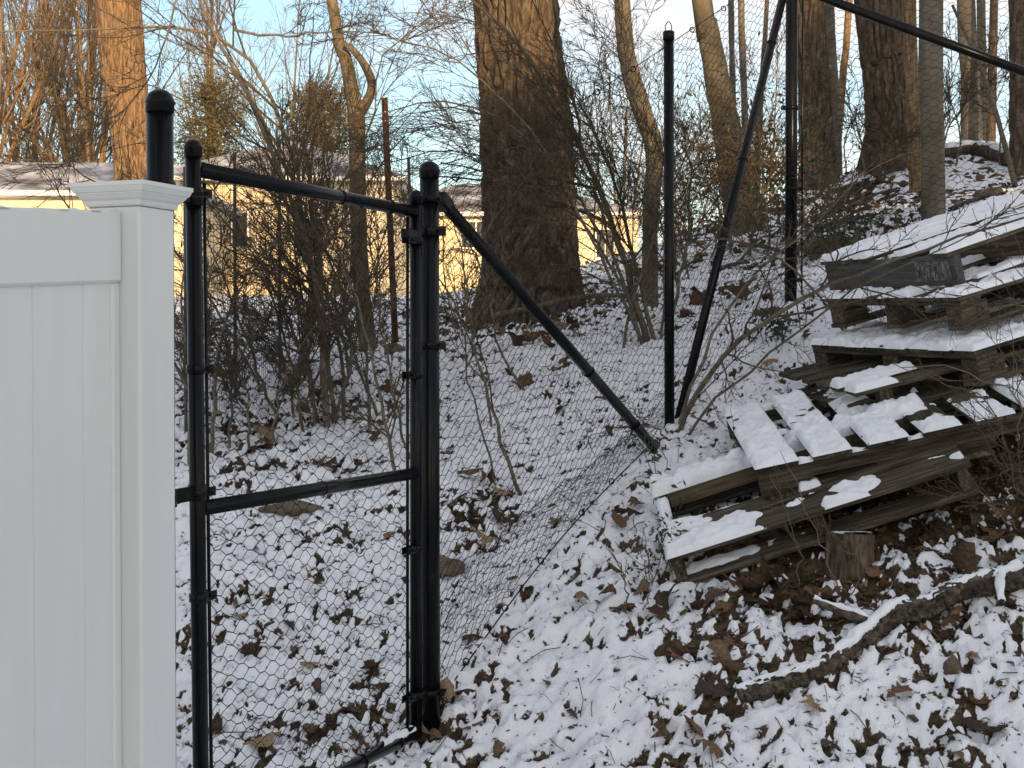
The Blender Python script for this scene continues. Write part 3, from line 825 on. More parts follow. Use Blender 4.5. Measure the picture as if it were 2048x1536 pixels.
def snow_on(parent, x0, x1, y0, y1, z, th, seed, cover=lambda x, y: np.ones_like(x), along='x', lump=.5):
    if along == 'x':
        me = snow_slab(x1 - x0, y1 - y0, th, seed, cover=cover, lump=lump)
        if me is None: return
        obj('snow', me, M['snow'], parent, loc=(x0, y0, z))
    else:
        me = snow_slab(y1 - y0, x1 - x0, th, seed, cover=cover, lump=lump)
        if me is None: return
        o = obj('snow', me, M['snow'], parent, loc=(x1, y0, z)); o.rotation_euler = (0, 0, math.pi / 2)
def make_pallet(label, origin, b, a, rngseed, group='stacked wooden pallets on the slope'):
    o, bb, aa, uu = pallet_frame(origin, b, a)
    t = thing('pallet', label, 'pallet', group=group)
    frame_obj(t, o, bb, aa, uu)
    return t, random.Random(rngseed)
BT = .019
# --- lowest, lying on the ground: boards run left-right, stringers run away
o6 = P(1338, 1116, 5.12); 
t6, rg = make_pallet('lowest pallet, snow on its left end, sticking out towards the stump', (0, 0, 0), (1, 0, 0), (0, 1, 0), 6)
H6 = .118
fr = pallet_frame((0, 0, 0), (.94, -.10, .315), (.12, .92, .34))
frame_obj(t6, o6 - fr[3] * H6, fr[1], fr[2], fr[3])
for k, x in enumerate((0.0, .49, .98)):
    put('stringer', t6, x, x + .038, .004, .66, BT, H6 - BT, 'wood', 'y', 0, rg)
tops = [(.0, .125), (.15, .25), (.54, .65)]
for k, (y0, y1) in enumerate(tops):
    put('deck_board', t6, -.006, 1.03, y0, y1, H6 - BT + .0005, H6, 'wood', 'x', .006, rg)
put('batten', t6, .045, .97, .515, .538, H6 - .062, H6 - .002, 'wood_pale', 'x', 0, rg)
for y0, y1 in ((0.0, .10), (.35, .45), (.55, .65)):
    put('bottom_board', t6, -.004, 1.03, y0, y1, 0, BT - .0005, 'wood', 'x', .004, rg)
snow_on(t6, -.006, 1.02, .0, .125, H6, .022, 61, lambda x, y: 1.15 - 1.0 * sstep(.15, .48, x) + .75 * np.exp(-((x - .63) / .09) ** 2))
snow_on(t6, -.006, 1.02, .15, .25, H6, .020, 62, lambda x, y: 1.1 - 1.1 * sstep(.05, .4, x))
snow_on(t6, -.006, 1.02, .52, .65, H6, .030, 63)
snow_on(t6, -.004, .5, .0, .10, BT, .012, 64, lambda x, y: .9 * sstep(.2, .6, y) - sstep(.5, .8, x))
snow_on(t6, 0, .038, .26, .53, H6 - BT, .026, 65, along='y')
# --- tilted pallet with five snowy deck boards on top of it: stringers left-right, boards run away
t5, rg = make_pallet('tilted pallet with broad snow-covered deck boards and notched front stringer', (0, 0, 0), (1, 0, 0), (0, 1, 0), 5)
H5 = .128
fr = pallet_frame((0, 0, 0), (.955, -.06, .215), (.09, .97, .16))
o5 = P(1513, 936, 5.24)
frame_obj(t5, o5 - fr[3] * H5, fr[1], fr[2], fr[3])
def notched_stringer(Lx):
    """front stringer with two long notches cut from below: profile in x-z, extruded in y"""
    h_ = H5 - 2 * BT; th = .038
    prof = [(0, 0)]
    for c in (.29, .93):
        prof += [(c - .125, 0), (c - .122, .022), (c - .105, .038), (c + .105, .038), (c + .122, .022), (c + .125, 0)]
    prof += [(Lx, 0), (Lx, h_), (0, h_)]
    bottom = prof[:-2]
    vs = []
    for y in (0, th):
        for x, z in bottom: vs.append((x, y, z))
        for x, z in bottom: vs.append((x, y, h_))
    n = len(bottom); fs = []
    for i in range(n - 1):
        fs.append((i, i + 1, n + i + 1, n + i))                                     # front
        fs.append((2 * n + i + 1, 2 * n + i, 3 * n + i, 3 * n + i + 1))             # back
        fs.append((i + 1, i, 2 * n + i, 2 * n + i + 1))                             # underside
        fs.append((n + i, n + i + 1, 3 * n + i + 1, 3 * n + i))                     # top
    fs.append((0, n, 3 * n, 2 * n)); fs.append((n - 1, 2 * n + n - 1, 3 * n + n - 1, 2 * n - 1))
    me = mesh_np('stringer', np.array(vs), np.array(fs), smooth=False)
    me.materials.append(M['wood'])
    return me
ns = notched_stringer(1.22)
for y in (.012, .50, .98):
    o = obj('stringer', ns, None, t5, loc=(0, y, BT))
xs5 = [(-.004, .142), (.195, .325), (.385, .52), (.575, .70), (.755, .88), (.93, 1.05), (1.10, 1.22)]
for k, (x0, x1) in enumerate(xs5):
    put('deck_board', t5, x0, x1, -.006, 1.03, H5 - BT + .0005, H5, 'wood', 'y', .008, rg)
covs = [lambda x, y: np.full_like(x, 1.02), lambda x, y: np.full_like(x, .98), lambda x, y: .98 - .5 * sstep(.35, .9, x), lambda x, y: .72 * (1 - sstep(.08, .2, x)) + 0.15, lambda x, y: .95 - .7 * sstep(.2, .4, x), lambda x, y: np.full_like(x, 1.0), lambda x, y: np.full_like(x, 1.0)]
for k, (x0, x1) in enumerate(xs5):
    snow_on(t5, x0, x1, -.006, 1.03, H5, .018, 70 + k, covs[k], along='y', lump=.85)
# snow caught on the stringers between the deck boards
for k in range(3):
    for m_, y in enumerate((.012, .50, .98)):
        snow_on(t5, xs5[k][1], xs5[k + 1][0], y, y + .038, H5 - BT, .020, 80 + k * 3 + m_)
for x0, x1 in ((.02, .13), (.40, .50), (.62, .72), (1.08, 1.18)):
    put('bottom_board', t5, x0 - .0, x1 + .07, -.008, 1.02, 0, BT - .0005, 'wood', 'y', .004, rg)
snow_on(t5, .13, .20, -.006, .05, BT, .024, 95); snow_on(t5, .54, .60, -.006, .05, BT, .03, 96)
# bits of the broken bottom board wedged under the front
# --- thin pallet standing on it
t4, rg = make_pallet('thin stringer pallet squeezed between the tilted one and the block pallets', (0, 0, 0), (1, 0, 0), (0, 1, 0), 4)
H4 = .105
fr = pallet_frame((0, 0, 0), (.95, .12, .235), (-.16, .96, .06))
o4 = P(1728, 838, 5.62)
frame_obj(t4, o4, fr[1], fr[2], fr[3])
for y in (.02, .42, .80):
    for x in (.085, .50, .93):
        put('block', t4, x, x + .05, y, y + .05, BT, H4 - BT, 'wood', 'z', 0, rg)
    put('bottom_board', t4, 0, 1.05, y - .02, y + .07, 0, BT - .0005, 'wood', 'x', .003, rg)
for y0, y1 in ((-.01, .10), (.17, .26), (.33, .43), (.5, .6), (.68, .78), (.80, .9)):
    put('deck_board', t4, -.012, 1.06, y0, y1, H4 - BT + .0005, H4, 'wood', 'x', .006, rg)
snow_on(t4, -.012, .5, -.01, .10, H4, .026, 41, lambda x, y: 1.1 - 1.0 * sstep(.2, .5, x))
snow_on(t4, -.012, .3, .17, .26, H4, .022, 42)
put('bottom_board', t4, .0, .10, .10, .75, BT, BT + .016, 'wood', 'y', 0, rg)
# --- two block pallets
def block_pallet(t, Lb, La, nb, bw, rg, H=.135, mat='wood', blk='wood', snow=None, gapless=True):
    bh = H - 3 * BT
    for y in (0, (La - .09) / 2, La - .09):
        for x in (0, (Lb - .13) / 2, Lb - .13):
            put('block', t, x + .002, x + .13, y + .002, y + .088, BT, BT + bh, blk, 'x', 0, rg)
    for x in (0, (Lb - .10) / 2, Lb - .10):
        put('stretcher_board', t, x, x + .10, 0, La, BT + bh + .0005, 2 * BT + bh - .0005, mat, 'y', .002, rg)
    for y in (0, (La - .09) / 2, La - .09):
        put('bottom_board', t, 0, Lb, y, y + .09, 0, BT - .0005, mat, 'x', .002, rg)
    pitch = (La - bw) / (nb - 1)
    for k in range(nb):
        y0 = pitch * k
        ov = rg.uniform(-.006, .012)
        put('deck_board', t, -.008 - ov, Lb, y0, y0 + bw, H - BT, H, mat, 'x', .004, rg)
        if snow: snow(k, y0, y0 + bw, -.008 - ov)
t3, rg = make_pallet('block pallet with eight close deck boards, their snowy ends in a row', (0, 0, 0), (1, 0, 0), (0, 1, 0), 3)
H3 = .138
fr = pallet_frame((0, 0, 0), (.875, .405, .235), (-.42, .905, .03))
o3 = P(1950, 700, 5.55)
frame_obj(t3, o3 - fr[3] * H3, fr[1], fr[2], fr[3])
block_pallet(t3, 1.2, .98, 8, .108, rg, H3, snow=lambda k, y0, y1, x0: snow_on(t3, x0, .8, y0, y1, H3, .022, 300 + k, lambda x, y: 1.05 - .25 * sstep(.3, .9, x)))
t2, rg = make_pallet('block pallet with a carved letter on its corner block', (0, 0, 0), (1, 0, 0), (0, 1, 0), 2)
H2 = .132
fr = pallet_frame((0, 0, 0), (.875, .405, .24), (-.40, .915, .035))
o2 = P(1918, 592, 5.68)
frame_obj(t2, o2 - fr[3] * H2, fr[1], fr[2], fr[3])
block_pallet(t2, 1.2, .80, 6, .115, rg, H2, snow=lambda k, y0, y1, x0: snow_on(t2, x0, .9, y0, y1, H2, .020, 200 + k, (lambda x, y: 1.0 - .0 * x) if k in (0, 2, 4) else (lambda x, y: np.full_like(x, .62))))
# --- top pallet, grey boarded end
t1, rg = make_pallet('topmost grey pallet with solid stamped end board and thick snow', (0, 0, 0), (1, 0, 0), (0, 1, 0), 1)
H1 = .150
fr = pallet_frame((0, 0, 0), (.865, .40, .285), (-.365, .93, .03))
o1 = P(1903, 503, 5.80)
frame_obj(t1, o1 - fr[3] * H1, fr[1], fr[2], fr[3])
for x in (0, .45, .9):
    put('stringer', t1, x, x + .036, 0, .80, BT, H1 - BT, 'wood_grey' if x == 0 else 'wood', 'y', 0, rg)
for y0, y1 in ((-.004, .085), (.33, .42), (.62, .71)):
    put('bottom_board', t1, -.07 if y0 < .1 else -.004, 1.0, y0, y1, 0, BT - .0005, 'wood', 'x', .004, rg)
for k, (y0, y1) in enumerate(((.02, .115), (.25, .34), (.50, .585), (.63, .81))):
    put('deck_board', t1, -.008, 1.0, y0, y1, H1 - BT + .0005, H1, 'wood', 'x', .006, rg)
    snow_on(t1, -.006, 1.0, y0, y1, H1, .028 if k != 1 else .02, 100 + k, (lambda x, y: 1.3 + 0 * x) if k != 1 else (lambda x, y: 1.15 + 0 * x), lump=.3)
snow_on(t1, .1, 1.0, .0, .085, BT, .014, 111)
snow_on(t1, .04, .9, .34, .42, BT, .014, 112)
# stamped marks on the end board: a pale smear with dark vertical strokes
pl = board_mesh(.20, .0008, .075, 'chalk')
o = obj('stamp_patch', pl, None, t1, loc=(-.0009, .13, .078)); o.rotation_euler = (0, 0, math.pi / 2)
def strokes(name, parent, segs, r, mat, xoff):
    """flat strokes on the x = const face; coordinates (y, z)"""
    pts = np.array([[(xoff, a[0], a[1]), (xoff, b[0], b[1])] for a, b in segs])
    v, f = tubes(pts, np.full((len(segs), 2), r), 4, cap=True)
    obj(name, mesh_np(name, v, f, False), M[mat], parent)
sg = []
rr_ = random.Random(4)
y = .215
shapes = 'WAZAI)'
glyph = {'W': [((0, 1), (.25, 0)), ((.25, 0), (.5, .8)), ((.5, .8), (.75, 0)), ((.75, 0), (1, 1))], 'A': [((0, 0), (.5, 1)), ((.5, 1), (1, 0)), ((.25, .4), (.75, .4))],
         'Z': [((0, 1), (1, 1)), ((1, 1), (0, 0)), ((0, 0), (1, 0))], 'I': [((.5, 0), (.5, 1))], ')': [((.2, 1), (.7, .6)), ((.7, .6), (.7, .35)), ((.7, .35), (.2, 0))]}
for ch in shapes:
    for a, b in glyph[ch]:
        sg.append(((y - a[0] * .022, .05 + a[1] * .05), (y - b[0] * .022, .05 + b[1] * .05)))
    y -= .032
strokes('stamp_letters', t1, sg, .0019, 'ink', -.0014)
# carved letters on the corner blocks (face y = 0)
def carve(parent, x, z, s, segs):
    pts = np.array([[(x + a[0] * s, .0015, z + a[1] * s), (x + b[0] * s, .0015, z + b[1] * s)] for a, b in segs])
    v, f = tubes(pts, np.full((len(segs), 2), .0028), 4, cap=True)
    obj('carved_letter', mesh_np('carved_letter', v, f, False), M['ink'], parent)
Dg = [((0, 0), (0, 1)), ((0, 1), (.5, .9)), ((.5, .9), (.7, .5)), ((.7, .5), (.5, .1)), ((.5, .1), (0, 0))]
Pg = [((0, 0), (0, 1)), ((0, 1), (.6, .95)), ((.6, .95), (.6, .55)), ((.6, .55), (0, .45))]
carve(t2, .075, .034, .042, Dg); carve(t3, .06, .04, .036, Pg)

# ------------------------------------------------------------------ stump, log, stones
def sweep(pts, rad, sides, noise_amp=0.0, nscale=30.0, seed=0, cap=True, vst=0.25, ridge=False):
    """one tube with relief; noise stretched along the tube"""
    pts = np.asarray(pts, float); n = len(pts)
    t = np.gradient(pts, axis=0); t /= np.linalg.norm(t, axis=1, keepdims=True)
    ref = np.array((1.0, 0, 0)) if abs(np.mean(t, axis=0)[0]) < .7 else np.array((0, 1.0, 0))
    n1 = np.cross(t, ref); n1 /= np.linalg.norm(n1, axis=1, keepdims=True); n2 = np.cross(t, n1)
    a = np.arange(sides) * 2 * math.pi / sides
    s = np.concatenate([[0], np.cumsum(np.linalg.norm(np.diff(pts, axis=0), axis=1))])
    rad = np.asarray(rad, float)
    rr = np.repeat(rad[:, None], sides, 1)
    if noise_amp > 0:
        Rm = rad.mean()
        cx = np.cos(a)[None, :] * Rm * nscale + 50; cy = np.sin(a)[None, :] * Rm * nscale + 50; cz = (s[:, None] * nscale * vst) + 9
        cx = np.broadcast_to(cx, rr.shape); cy = np.broadcast_to(cy, rr.shape); cz = np.broadcast_to(cz, rr.shape)
        wob = vn3(cx * .5, cy * .5, cz * .9, seed + 9)
        nn = vn3(cx + 1.2 * wob, cy - 1.2 * wob, cz, seed)
        if ridge:
            nn = np.abs(2 * nn - 1)
            nn = .75 - np.exp(-(nn / .20) ** 2)
        n3 = vn3(cx * 2.3, cy * 2.3, cz * 3.0, seed + 3)
        n4 = vn3(cx * .16, cy * .16, cz * .3, seed + 5)
        rr = rr + noise_amp * (nn - .5) + noise_amp * .45 * (n3 - .5) + noise_amp * .9 * (n4 - .5)
    v = pts[:, None, :] + rr[:, :, None] * (np.cos(a)[None, :, None] * n1[:, None, :] + np.sin(a)[None, :, None] * n2[:, None, :])
    idx = np.arange(n * sides).reshape(n, sides)
    q = np.stack([idx[:-1], np.roll(idx[:-1], -1, 1), np.roll(idx[1:], -1, 1), idx[1:]], -1).reshape(-1, 4)
    vv = v.reshape(-1, 3); fl = [q]
    if cap:
        vv = np.vstack([vv, pts[0], pts[-1]]); c0, c1 = len(vv) - 2, len(vv) - 1
        k = np.arange(sides)
        fl.append(np.stack([idx[0][(k + 1) % sides], idx[0][k], np.full(sides, c0)], -1))
        fl.append(np.stack([idx[-1][k], idx[-1][(k + 1) % sides], np.full(sides, c1)], -1))
    return vv, fl
def frame_sphere(seed, sx, sy, sz, amp=.25, n=20, m=12):
    th = np.linspace(0, 2 * math.pi, n, endpoint=False); ph = np.linspace(-math.pi / 2, math.pi / 2, m)
    T, Ph = np.meshgrid(th, ph)
    x, y, z = np.cos(Ph) * np.cos(T), np.cos(Ph) * np.sin(T), np.sin(Ph)
    r = 1 + amp * (vn3(x * 1.6 + 5, y * 1.6 + 5, z * 1.6 + 5, seed) - .5) * 2 + amp * .4 * (vn3(x * 4 + 5, y * 4 + 5, z * 4 + 5, seed + 1) - .5) * 2
    V = np.stack([x * r * sx, y * r * sy, z * r * sz], -1).reshape(-1, 3)
    idx = np.arange(n * m).reshape(m, n)
    q = np.stack([idx[:-1], np.roll(idx[:-1], -1, 1), np.roll(idx[1:], -1, 1), idx[1:]], -1).reshape(-1, 4)
    return V, [q]

sp = G(1698, 1142); st = thing('stump', 'small sawn tree stump with thin snow on top, beside the lowest pallet', 'stump', loc=tuple(sp))
hgt = .118
zz = np.linspace(-.06, hgt, 26)
v, f = sweep(np.stack([np.zeros(26), np.zeros(26), zz], -1), .074 + .018 * np.exp(-(zz + .06) / .05), 110, .011, 80, 7, cap=True, vst=.22, ridge=True)
obj('trunk', mesh_np('trunk', v, f), M['oak'], st)
th = np.linspace(0, 2 * math.pi, 40, endpoint=False)
r1 = np.linspace(0.0, .070, 12)
TH, R1 = np.meshgrid(th, r1)
xx, yy = R1 * np.cos(TH), R1 * np.sin(TH)
nzv = fbm2(xx * 28 + 3, yy * 28, 12, 3)
z_ = hgt + .001 + .011 * np.sqrt(np.clip((nzv - .40) * 4 + (1 - R1 / .07) * .3 * 0, 0, 1)) - .004 + .003 * (xx / .07)
idx = np.arange(xx.size).reshape(xx.shape)
q = np.stack([idx[:-1], np.roll(idx[:-1], -1, 1), np.roll(idx[1:], -1, 1), idx[1:]], -1).reshape(-1, 4)
obj('snow', mesh_np('snow', np.stack([xx, yy, z_], -1).reshape(-1, 3), q), M['snow'], st)
st.rotation_euler = (R(-4), R(3), 0)

def snow_strip(pts, rad, wid, th, seed, nacross=9, gaps=.15):
    """snow lying along the upper side of a tube"""
    pts = np.asarray(pts); n = len(pts)
    t = np.gradient(pts, axis=0); t /= np.linalg.norm(t, axis=1, keepdims=True)
    sd = np.cross(t, UP); sd /= np.linalg.norm(sd, axis=1, keepdims=True); up = np.cross(sd, t)
    a = np.linspace(-1, 1, nacross)
    s = np.concatenate([[0], np.cumsum(np.linalg.norm(np.diff(pts, axis=0), axis=1))])
    S, A_ = np.meshgrid(s, a, indexing='ij')
    nn = fbm2(S * 26 + seed, A_ * 1.2 + seed * .3, seed, 3); n2 = fbm2(S * 7, A_ * .5, seed + 4, 2)
    wl = (.55 + .75 * n2 + .5 * (nn - .5))
    ang = A_ * wid * wl
    hh = th * np.sqrt(np.clip(1 - A_ ** 2, 0, 1)) * (.4 + 1.1 * nn) * sstep(gaps, gaps + .25, n2 * .7 + nn * .4) - .004
    rr = np.asarray(rad)[:, None] + hh
    V = pts[:, None, :] + rr[:, :, None] * (np.sin(ang)[:, :, None] * sd[:, None, :] + np.cos(ang)[:, :, None] * up[:, None, :])
    idx = np.arange(V.shape[0] * nacross).reshape(V.shape[0], nacross)
    q = np.stack([idx[:-1, :-1], idx[:-1, 1:], idx[1:, 1:], idx[1:, :-1]], -1).reshape(-1, 4)
    return mesh_np('snow', V.reshape(-1, 3), q)
obj('snow', snow_strip(SNOW_RAIL, np.full(40, .0186), .9, .016, 33, gaps=.25), M['snow'], gate)
log = thing('fallen_branch', 'thick dead branch with snow along its top lying on the snow', 'branch')
ctr = []
for u, v_, lift in ((1478, 1392, .030), (1560, 1362, .032), (1650, 1330, .036), (1720, 1282, .044), (1790, 1238, .05), (1850, 1222, .05), (1930, 1184, .055), (2030, 1160, .05), (2130, 1130, .05)):
    g = G(u, v_ + 30); ctr.append(g + [0, 0, lift])
lpts = resample(ctr, 320)
lr = np.interp(np.linspace(0, 1, 320), [0, .06, .3, .7, 1], [.022, .032, .030, .037, .039])
v, f = sweep(lpts, lr, 44, .013, 75, 21, vst=.6, ridge=True)
obj('limb', mesh_np('limb', v, f), M['log'], log)
obj('snow', snow_strip(lpts, lr, .80, .016, 5, gaps=.33), M['snow'], log)
k0 = int(320 * .42)
fk = resample([lpts[k0], lpts[k0] + [-.04, .02, .035], lpts[k0] + [-.11, .05, .060], lpts[k0] + [-.17, .07, .082]], 24)
v, f = sweep(fk, np.linspace(.022, .012, 24), 16, .006, 60, 23, vst=.5); obj('side_limb', mesh_np('side_limb', v, f), M['log'], log)
obj('snow', snow_strip(fk, np.linspace(.022, .012, 24), .9, .010, 8, gaps=.35), M['snow'], log)
k1 = int(320 * .80)
fk = resample([lpts[k1] + [.01, 0, .02], lpts[k1] + [-.01, -.06, -.01], lpts[k1] + [-.03, -.13, -.05]], 20)
v, f = sweep(fk, np.linspace(.018, .011, 20), 14, .005, 60, 25, vst=.5); obj('side_limb', mesh_np('side_limb', v, f), M['log'], log)
obj('snow', snow_strip(fk, np.linspace(.018, .011, 20), 1.2, .016, 9, gaps=.0), M['snow'], log)

stones = [(585, 1022, .115, .06, .035, 'flat brown stone half buried in snow behind the gate'), (905, 1140, .05, .05, .03, 'mossy clod of earth beside the latch post'),
          (1905, 1345, .028, .028, .03, 'upright tan clod sticking out of the snow below the dead branch'), (790, 708, .06, .05, .045, 'round tan stone beside the rusty post'),
          (1980, 402, .12, .10, .06, 'dark rock with snow at its foot on the upper slope'), (1680, 500, .25, .12, .06, 'low dark rock ledge behind the corner post'), (530, 1475, .02, .03, .01, 'small tan pebble half sunk in the snow by the gate')]
for i, (u, v_, a, b, c, lab) in enumerate(stones[:6]):
    p = G(u, v_)
    v, f = frame_sphere(i + 3, a, b, c, .3)
    o = obj('stone', mesh_np('stone', v, f), M['stone'], loc=(p[0], p[1], p[2] + c * .25), label=lab, cat='stone')
    o.rotation_euler = (0, 0, i * 1.3)

# rusty steel stake
rp0 = G(791, 690, 6.5, 12); rp1 = P(769, 195, rp0[1])
stk = thing('rusty_stake', 'rusty perforated steel stake standing among the shrubs', 'stake')
ax_ = norm(rp1 - rp0); sx_ = norm(np.cross(ax_, (0, 1, 0))); sy_ = np.cross(sx_, ax_)
prof = [(-.018, -.006), (-.010, -.006), (-.006, .012), (.006, .012), (.010, -.006), (.018, -.006), (.018, -.003), (.012, -.003), (.008, .015), (-.008, .015), (-.012, -.003), (-.018, -.003)]
vs = []
base_ = rp0 - ax_ * .3
for hgt_ in (0, np.linalg.norm(rp1 - base_)):
    for px, py in prof: vs.append(base_ + ax_ * hgt_ + sx_ * px + sy_ * py)
n = len(prof)
fs = [(k, (k + 1) % n, n + (k + 1) % n, n + k) for k in range(n)]
obj('channel', mesh_np('channel', np.array(vs), [np.array(fs), np.arange(n)[None, :] + n], False), M['rust'], stk)
for k in range(18):
    p = rp1 - ax_ * (.03 + k * .05) - sy_ * .0075
    lathe('bolt_hole', p + sy_ * .0005, [(.004, 0), (.004, .001)], stk, M['trim'] if k in (1, 2, 5) else M['ink'], sides=8, axis_=-sy_)

# ------------------------------------------------------------------ trees
def bare_crown(rng, trunk_pts, trunk_rad, t0, k1, k2, k3, ln1=(.3, .5), up=.10, rmin=.004, k4=0):
    par = resample(trunk_pts, 10)[None]; pr = np.interp(np.linspace(0, 1, 10), np.linspace(0, 1, len(trunk_rad)), trunk_rad)[None]
    a, ar = grow(rng, par, pr, k1, t0, .98, (.5, 1.1), ln1, .45, 8, .10, (0, 0, 1), up, rmin)
    b, br_ = grow(rng, a, ar, k2, .2, .97, (.4, .9), (.3, .55), .5, 6, .13, (0, 0, 1), up, rmin)
    parts = [tubes(a, ar, 5), tubes(b, br_, 4)]
    if k3:
        c, cr = grow(rng, b, br_, k3, .15, .97, (.3, .9), (.3, .6), .6, 5, .16, (0, 0, 1), up, rmin * .7)
        parts.append(tubes(c, cr, 3))
        if k4:
            d, dr = grow(rng, c, cr, k4, .15, .97, (.3, .9), (.3, .6), .7, 4, .16, (0, 0, 1), up, rmin * .55)
            parts.append(tubes(d, dr, 3))
    return merge(parts)
def tree(label, pix, d, mat, seed, sides=28, step=.05, amp=.008, nscale=22, ridge=False, flare=0.0, top=7.5, crown=(10, 8, 6), group=None, below=.25, rmin=.004, extra=None, vst=.22, name='tree', twig='twig', base_d=None):
    """pix: list of (u, v, width in px) from base to the top of the picture"""
    rng = np.random.default_rng(seed)
    pts = [P(u, v_, d) for u, v_, w_ in pix]; rad = [w_ / 2 / FPX * d for u, v_, w_ in pix]
    base = pts[0].copy()
    dirb = norm(pts[0] - pts[1])
    gzz = hz(pts[0][0], pts[0][1])
    # run the foot into the ground
    k = max(0.05, (pts[0][2] - gzz + below)) / max(.2, -dirb[2])
    foot = pts[0] + dirb * k
    dirt = norm(pts[-1] - pts[-2]) * .6 + np.array((0, 0, .4)); dirt = norm(dirt)
    topz = gzz + top
    kt = max(.5, (topz - pts[-1][2]) / max(.3, dirt[2]))
    tp = [pts[-1] + dirt * kt * .5, pts[-1] + dirt * kt]
    allp = [foot] + pts + tp; allr = [rad[0] * (1 + .3 * flare)] + rad + [rad[-1] * .75, rad[-1] * .35]
    Ltot = np.linalg.norm(np.diff(np.array(allp), axis=0), axis=1).sum()
    nvis = int(Ltot / step)
    pr = resample(np.hstack([np.array(allp), np.array(allr)[:, None]]), nvis)
    pp, rr = pr[:, :3], np.maximum(pr[:, 3], .004)
    if flare > 0:
        hh = pp[:, 2] - gzz
        rr = rr * (1 + flare * np.exp(-np.clip(hh, 0, None) / .16))
    root = (foot[0], foot[1], gzz)
    t = thing(name, label, 'tree', loc=root, group=group)
    v, f = sweep(pp - np.array(root), rr, sides, amp, nscale, seed, cap=True, ridge=ridge, vst=vst)
    obj('trunk', mesh_np('trunk', v, f), M[mat], t)
    if crown:
        i0 = int(nvis * .55)
        v, f = bare_crown(rng, pp[i0:], rr[i0:], .15, *crown, rmin=rmin)
        obj('crown', mesh_np('crown', v - np.array(root), f), M[twig], t)
    return t, pp, rr
big = 'woodland trees behind the fence'
# the big oak
tree('huge furrowed oak trunk behind the diagonal brace', [(1058, 640, 222), (1060, 590, 206), (1062, 500, 194), (1060, 400, 183), (1048, 200, 178), (1030, 0, 168)], 10.0, 'oak', 1, sides=340, step=.02, amp=.055, nscale=30, ridge=True, flare=.10, top=9, crown=(9, 8, 5), vst=.26, below=.3)
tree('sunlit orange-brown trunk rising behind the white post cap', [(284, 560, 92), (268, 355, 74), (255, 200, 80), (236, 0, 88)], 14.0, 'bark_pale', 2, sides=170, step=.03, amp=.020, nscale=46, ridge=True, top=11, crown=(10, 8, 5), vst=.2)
tree('smooth slim tree with a forked broken side limb, next to the rusty stake', [(738, 700, 37), (722, 560, 33), (716, 400, 33), (714, 290, 34), (711, 225, 35), (692, 120, 26), (664, 0, 21)], 8.4, 'bark_smooth', 3, sides=28, step=.03, amp=.006, nscale=40, top=6.5, crown=(8, 7, 5))
# its broken limb
fp = [P(712, 240, 8.4), P(738, 195, 8.37), P(744, 165, 8.35), P(728, 128, 8.33), P(704, 98, 8.33), P(690, 88, 8.33)]
v, f = sweep(resample(fp, 30), np.interp(np.linspace(0, 1, 30), [0, .4, 1], [.030, .026, .017]), 18, .006, 50, 31)
fk = bpy.data.objects['tree.002']
obj('limb', mesh_np('limb', v - np.array(fk.location), f), M['bark_smooth'], fk)
fp = [P(716, 300, 8.38), P(735, 300, 8.33), P(756, 290, 8.3)]
v, f = sweep(resample(fp, 8), np.linspace(.012, .007, 8), 8, .002, 60, 32)
obj('limb', mesh_np('limb', v - np.array(fk.location), f), M['bark_smooth'], fk)
tree('kinked mid-brown trunk growing from the shrub between oak and line post', [(1308, 690, 40), (1300, 560, 30), (1302, 420, 34), (1308, 300, 38), (1284, 220, 40), (1258, 130, 36), (1244, 0, 32)], 8.7, 'bark_smooth', 4, sides=28, step=.03, amp=.007, nscale=40, top=6.5, crown=(8, 8, 5))
tree('tall leaning trunk, wide at its foot, right of the line post', [(1490, 450, 78), (1470, 340, 66), (1440, 190, 52), (1412, 40, 42), (1404, 0, 40)], 11.0, 'bark_smooth', 5, sides=40, step=.04, amp=.009, nscale=30, top=9, crown=(9, 8, 5), flare=.1)
tree('thin straight dark sapling right of the leaning trunk, knobbly', [(1470, 390, 13), (1466, 200, 13), (1462, 0, 11)], 11.6, 'bark_grey', 6, sides=12, step=.05, amp=.006, nscale=50, top=6, crown=(8, 6, 4))
tree('thin straight grey sapling left of the tall brace', [(1494, 370, 15), (1488, 180, 14), (1482, 0, 13)], 11.8, 'bark_grey', 7, sides=12, step=.05, amp=.004, nscale=50, top=6, crown=(8, 6, 4))
tree('thin pale sapling with a slight lean crossing behind the tall brace', [(1512, 430, 13), (1518, 250, 13), (1534, 0, 10)], 11.2, 'bark_smooth', 8, sides=12, step=.05, amp=.004, nscale=50, top=6, crown=(8, 6, 4))
tree('dark furrowed oak right behind the tall corner post', [(1644, 440, 92), (1636, 330, 72), (1628, 180, 64), (1618, 0, 60)], 13.0, 'oak', 9, sides=170, step=.03, amp=.034, nscale=34, ridge=True, flare=.15, top=10, crown=(9, 8, 5), vst=.26)
tree('slim grey-green trunk just right of the dark oak behind the corner post', [(1674, 330, 22), (1668, 180, 22), (1658, 0, 20)], 14.0, 'bark_grey', 10, sides=16, step=.06, amp=.004, nscale=40, top=9, crown=(8, 6, 4))
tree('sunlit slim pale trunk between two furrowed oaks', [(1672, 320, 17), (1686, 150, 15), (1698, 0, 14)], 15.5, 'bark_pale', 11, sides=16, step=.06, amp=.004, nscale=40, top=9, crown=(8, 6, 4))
tree('broad reddish-brown oak trunk on the crest, warmly lit low down', [(1786, 318, 122), (1782, 250, 100), (1772, 130, 90), (1756, 0, 88)], 13.0, 'oak', 12, sides=180, step=.03, amp=.036, nscale=32, ridge=True, flare=.15, top=10, crown=(9, 8, 5), vst=.26)
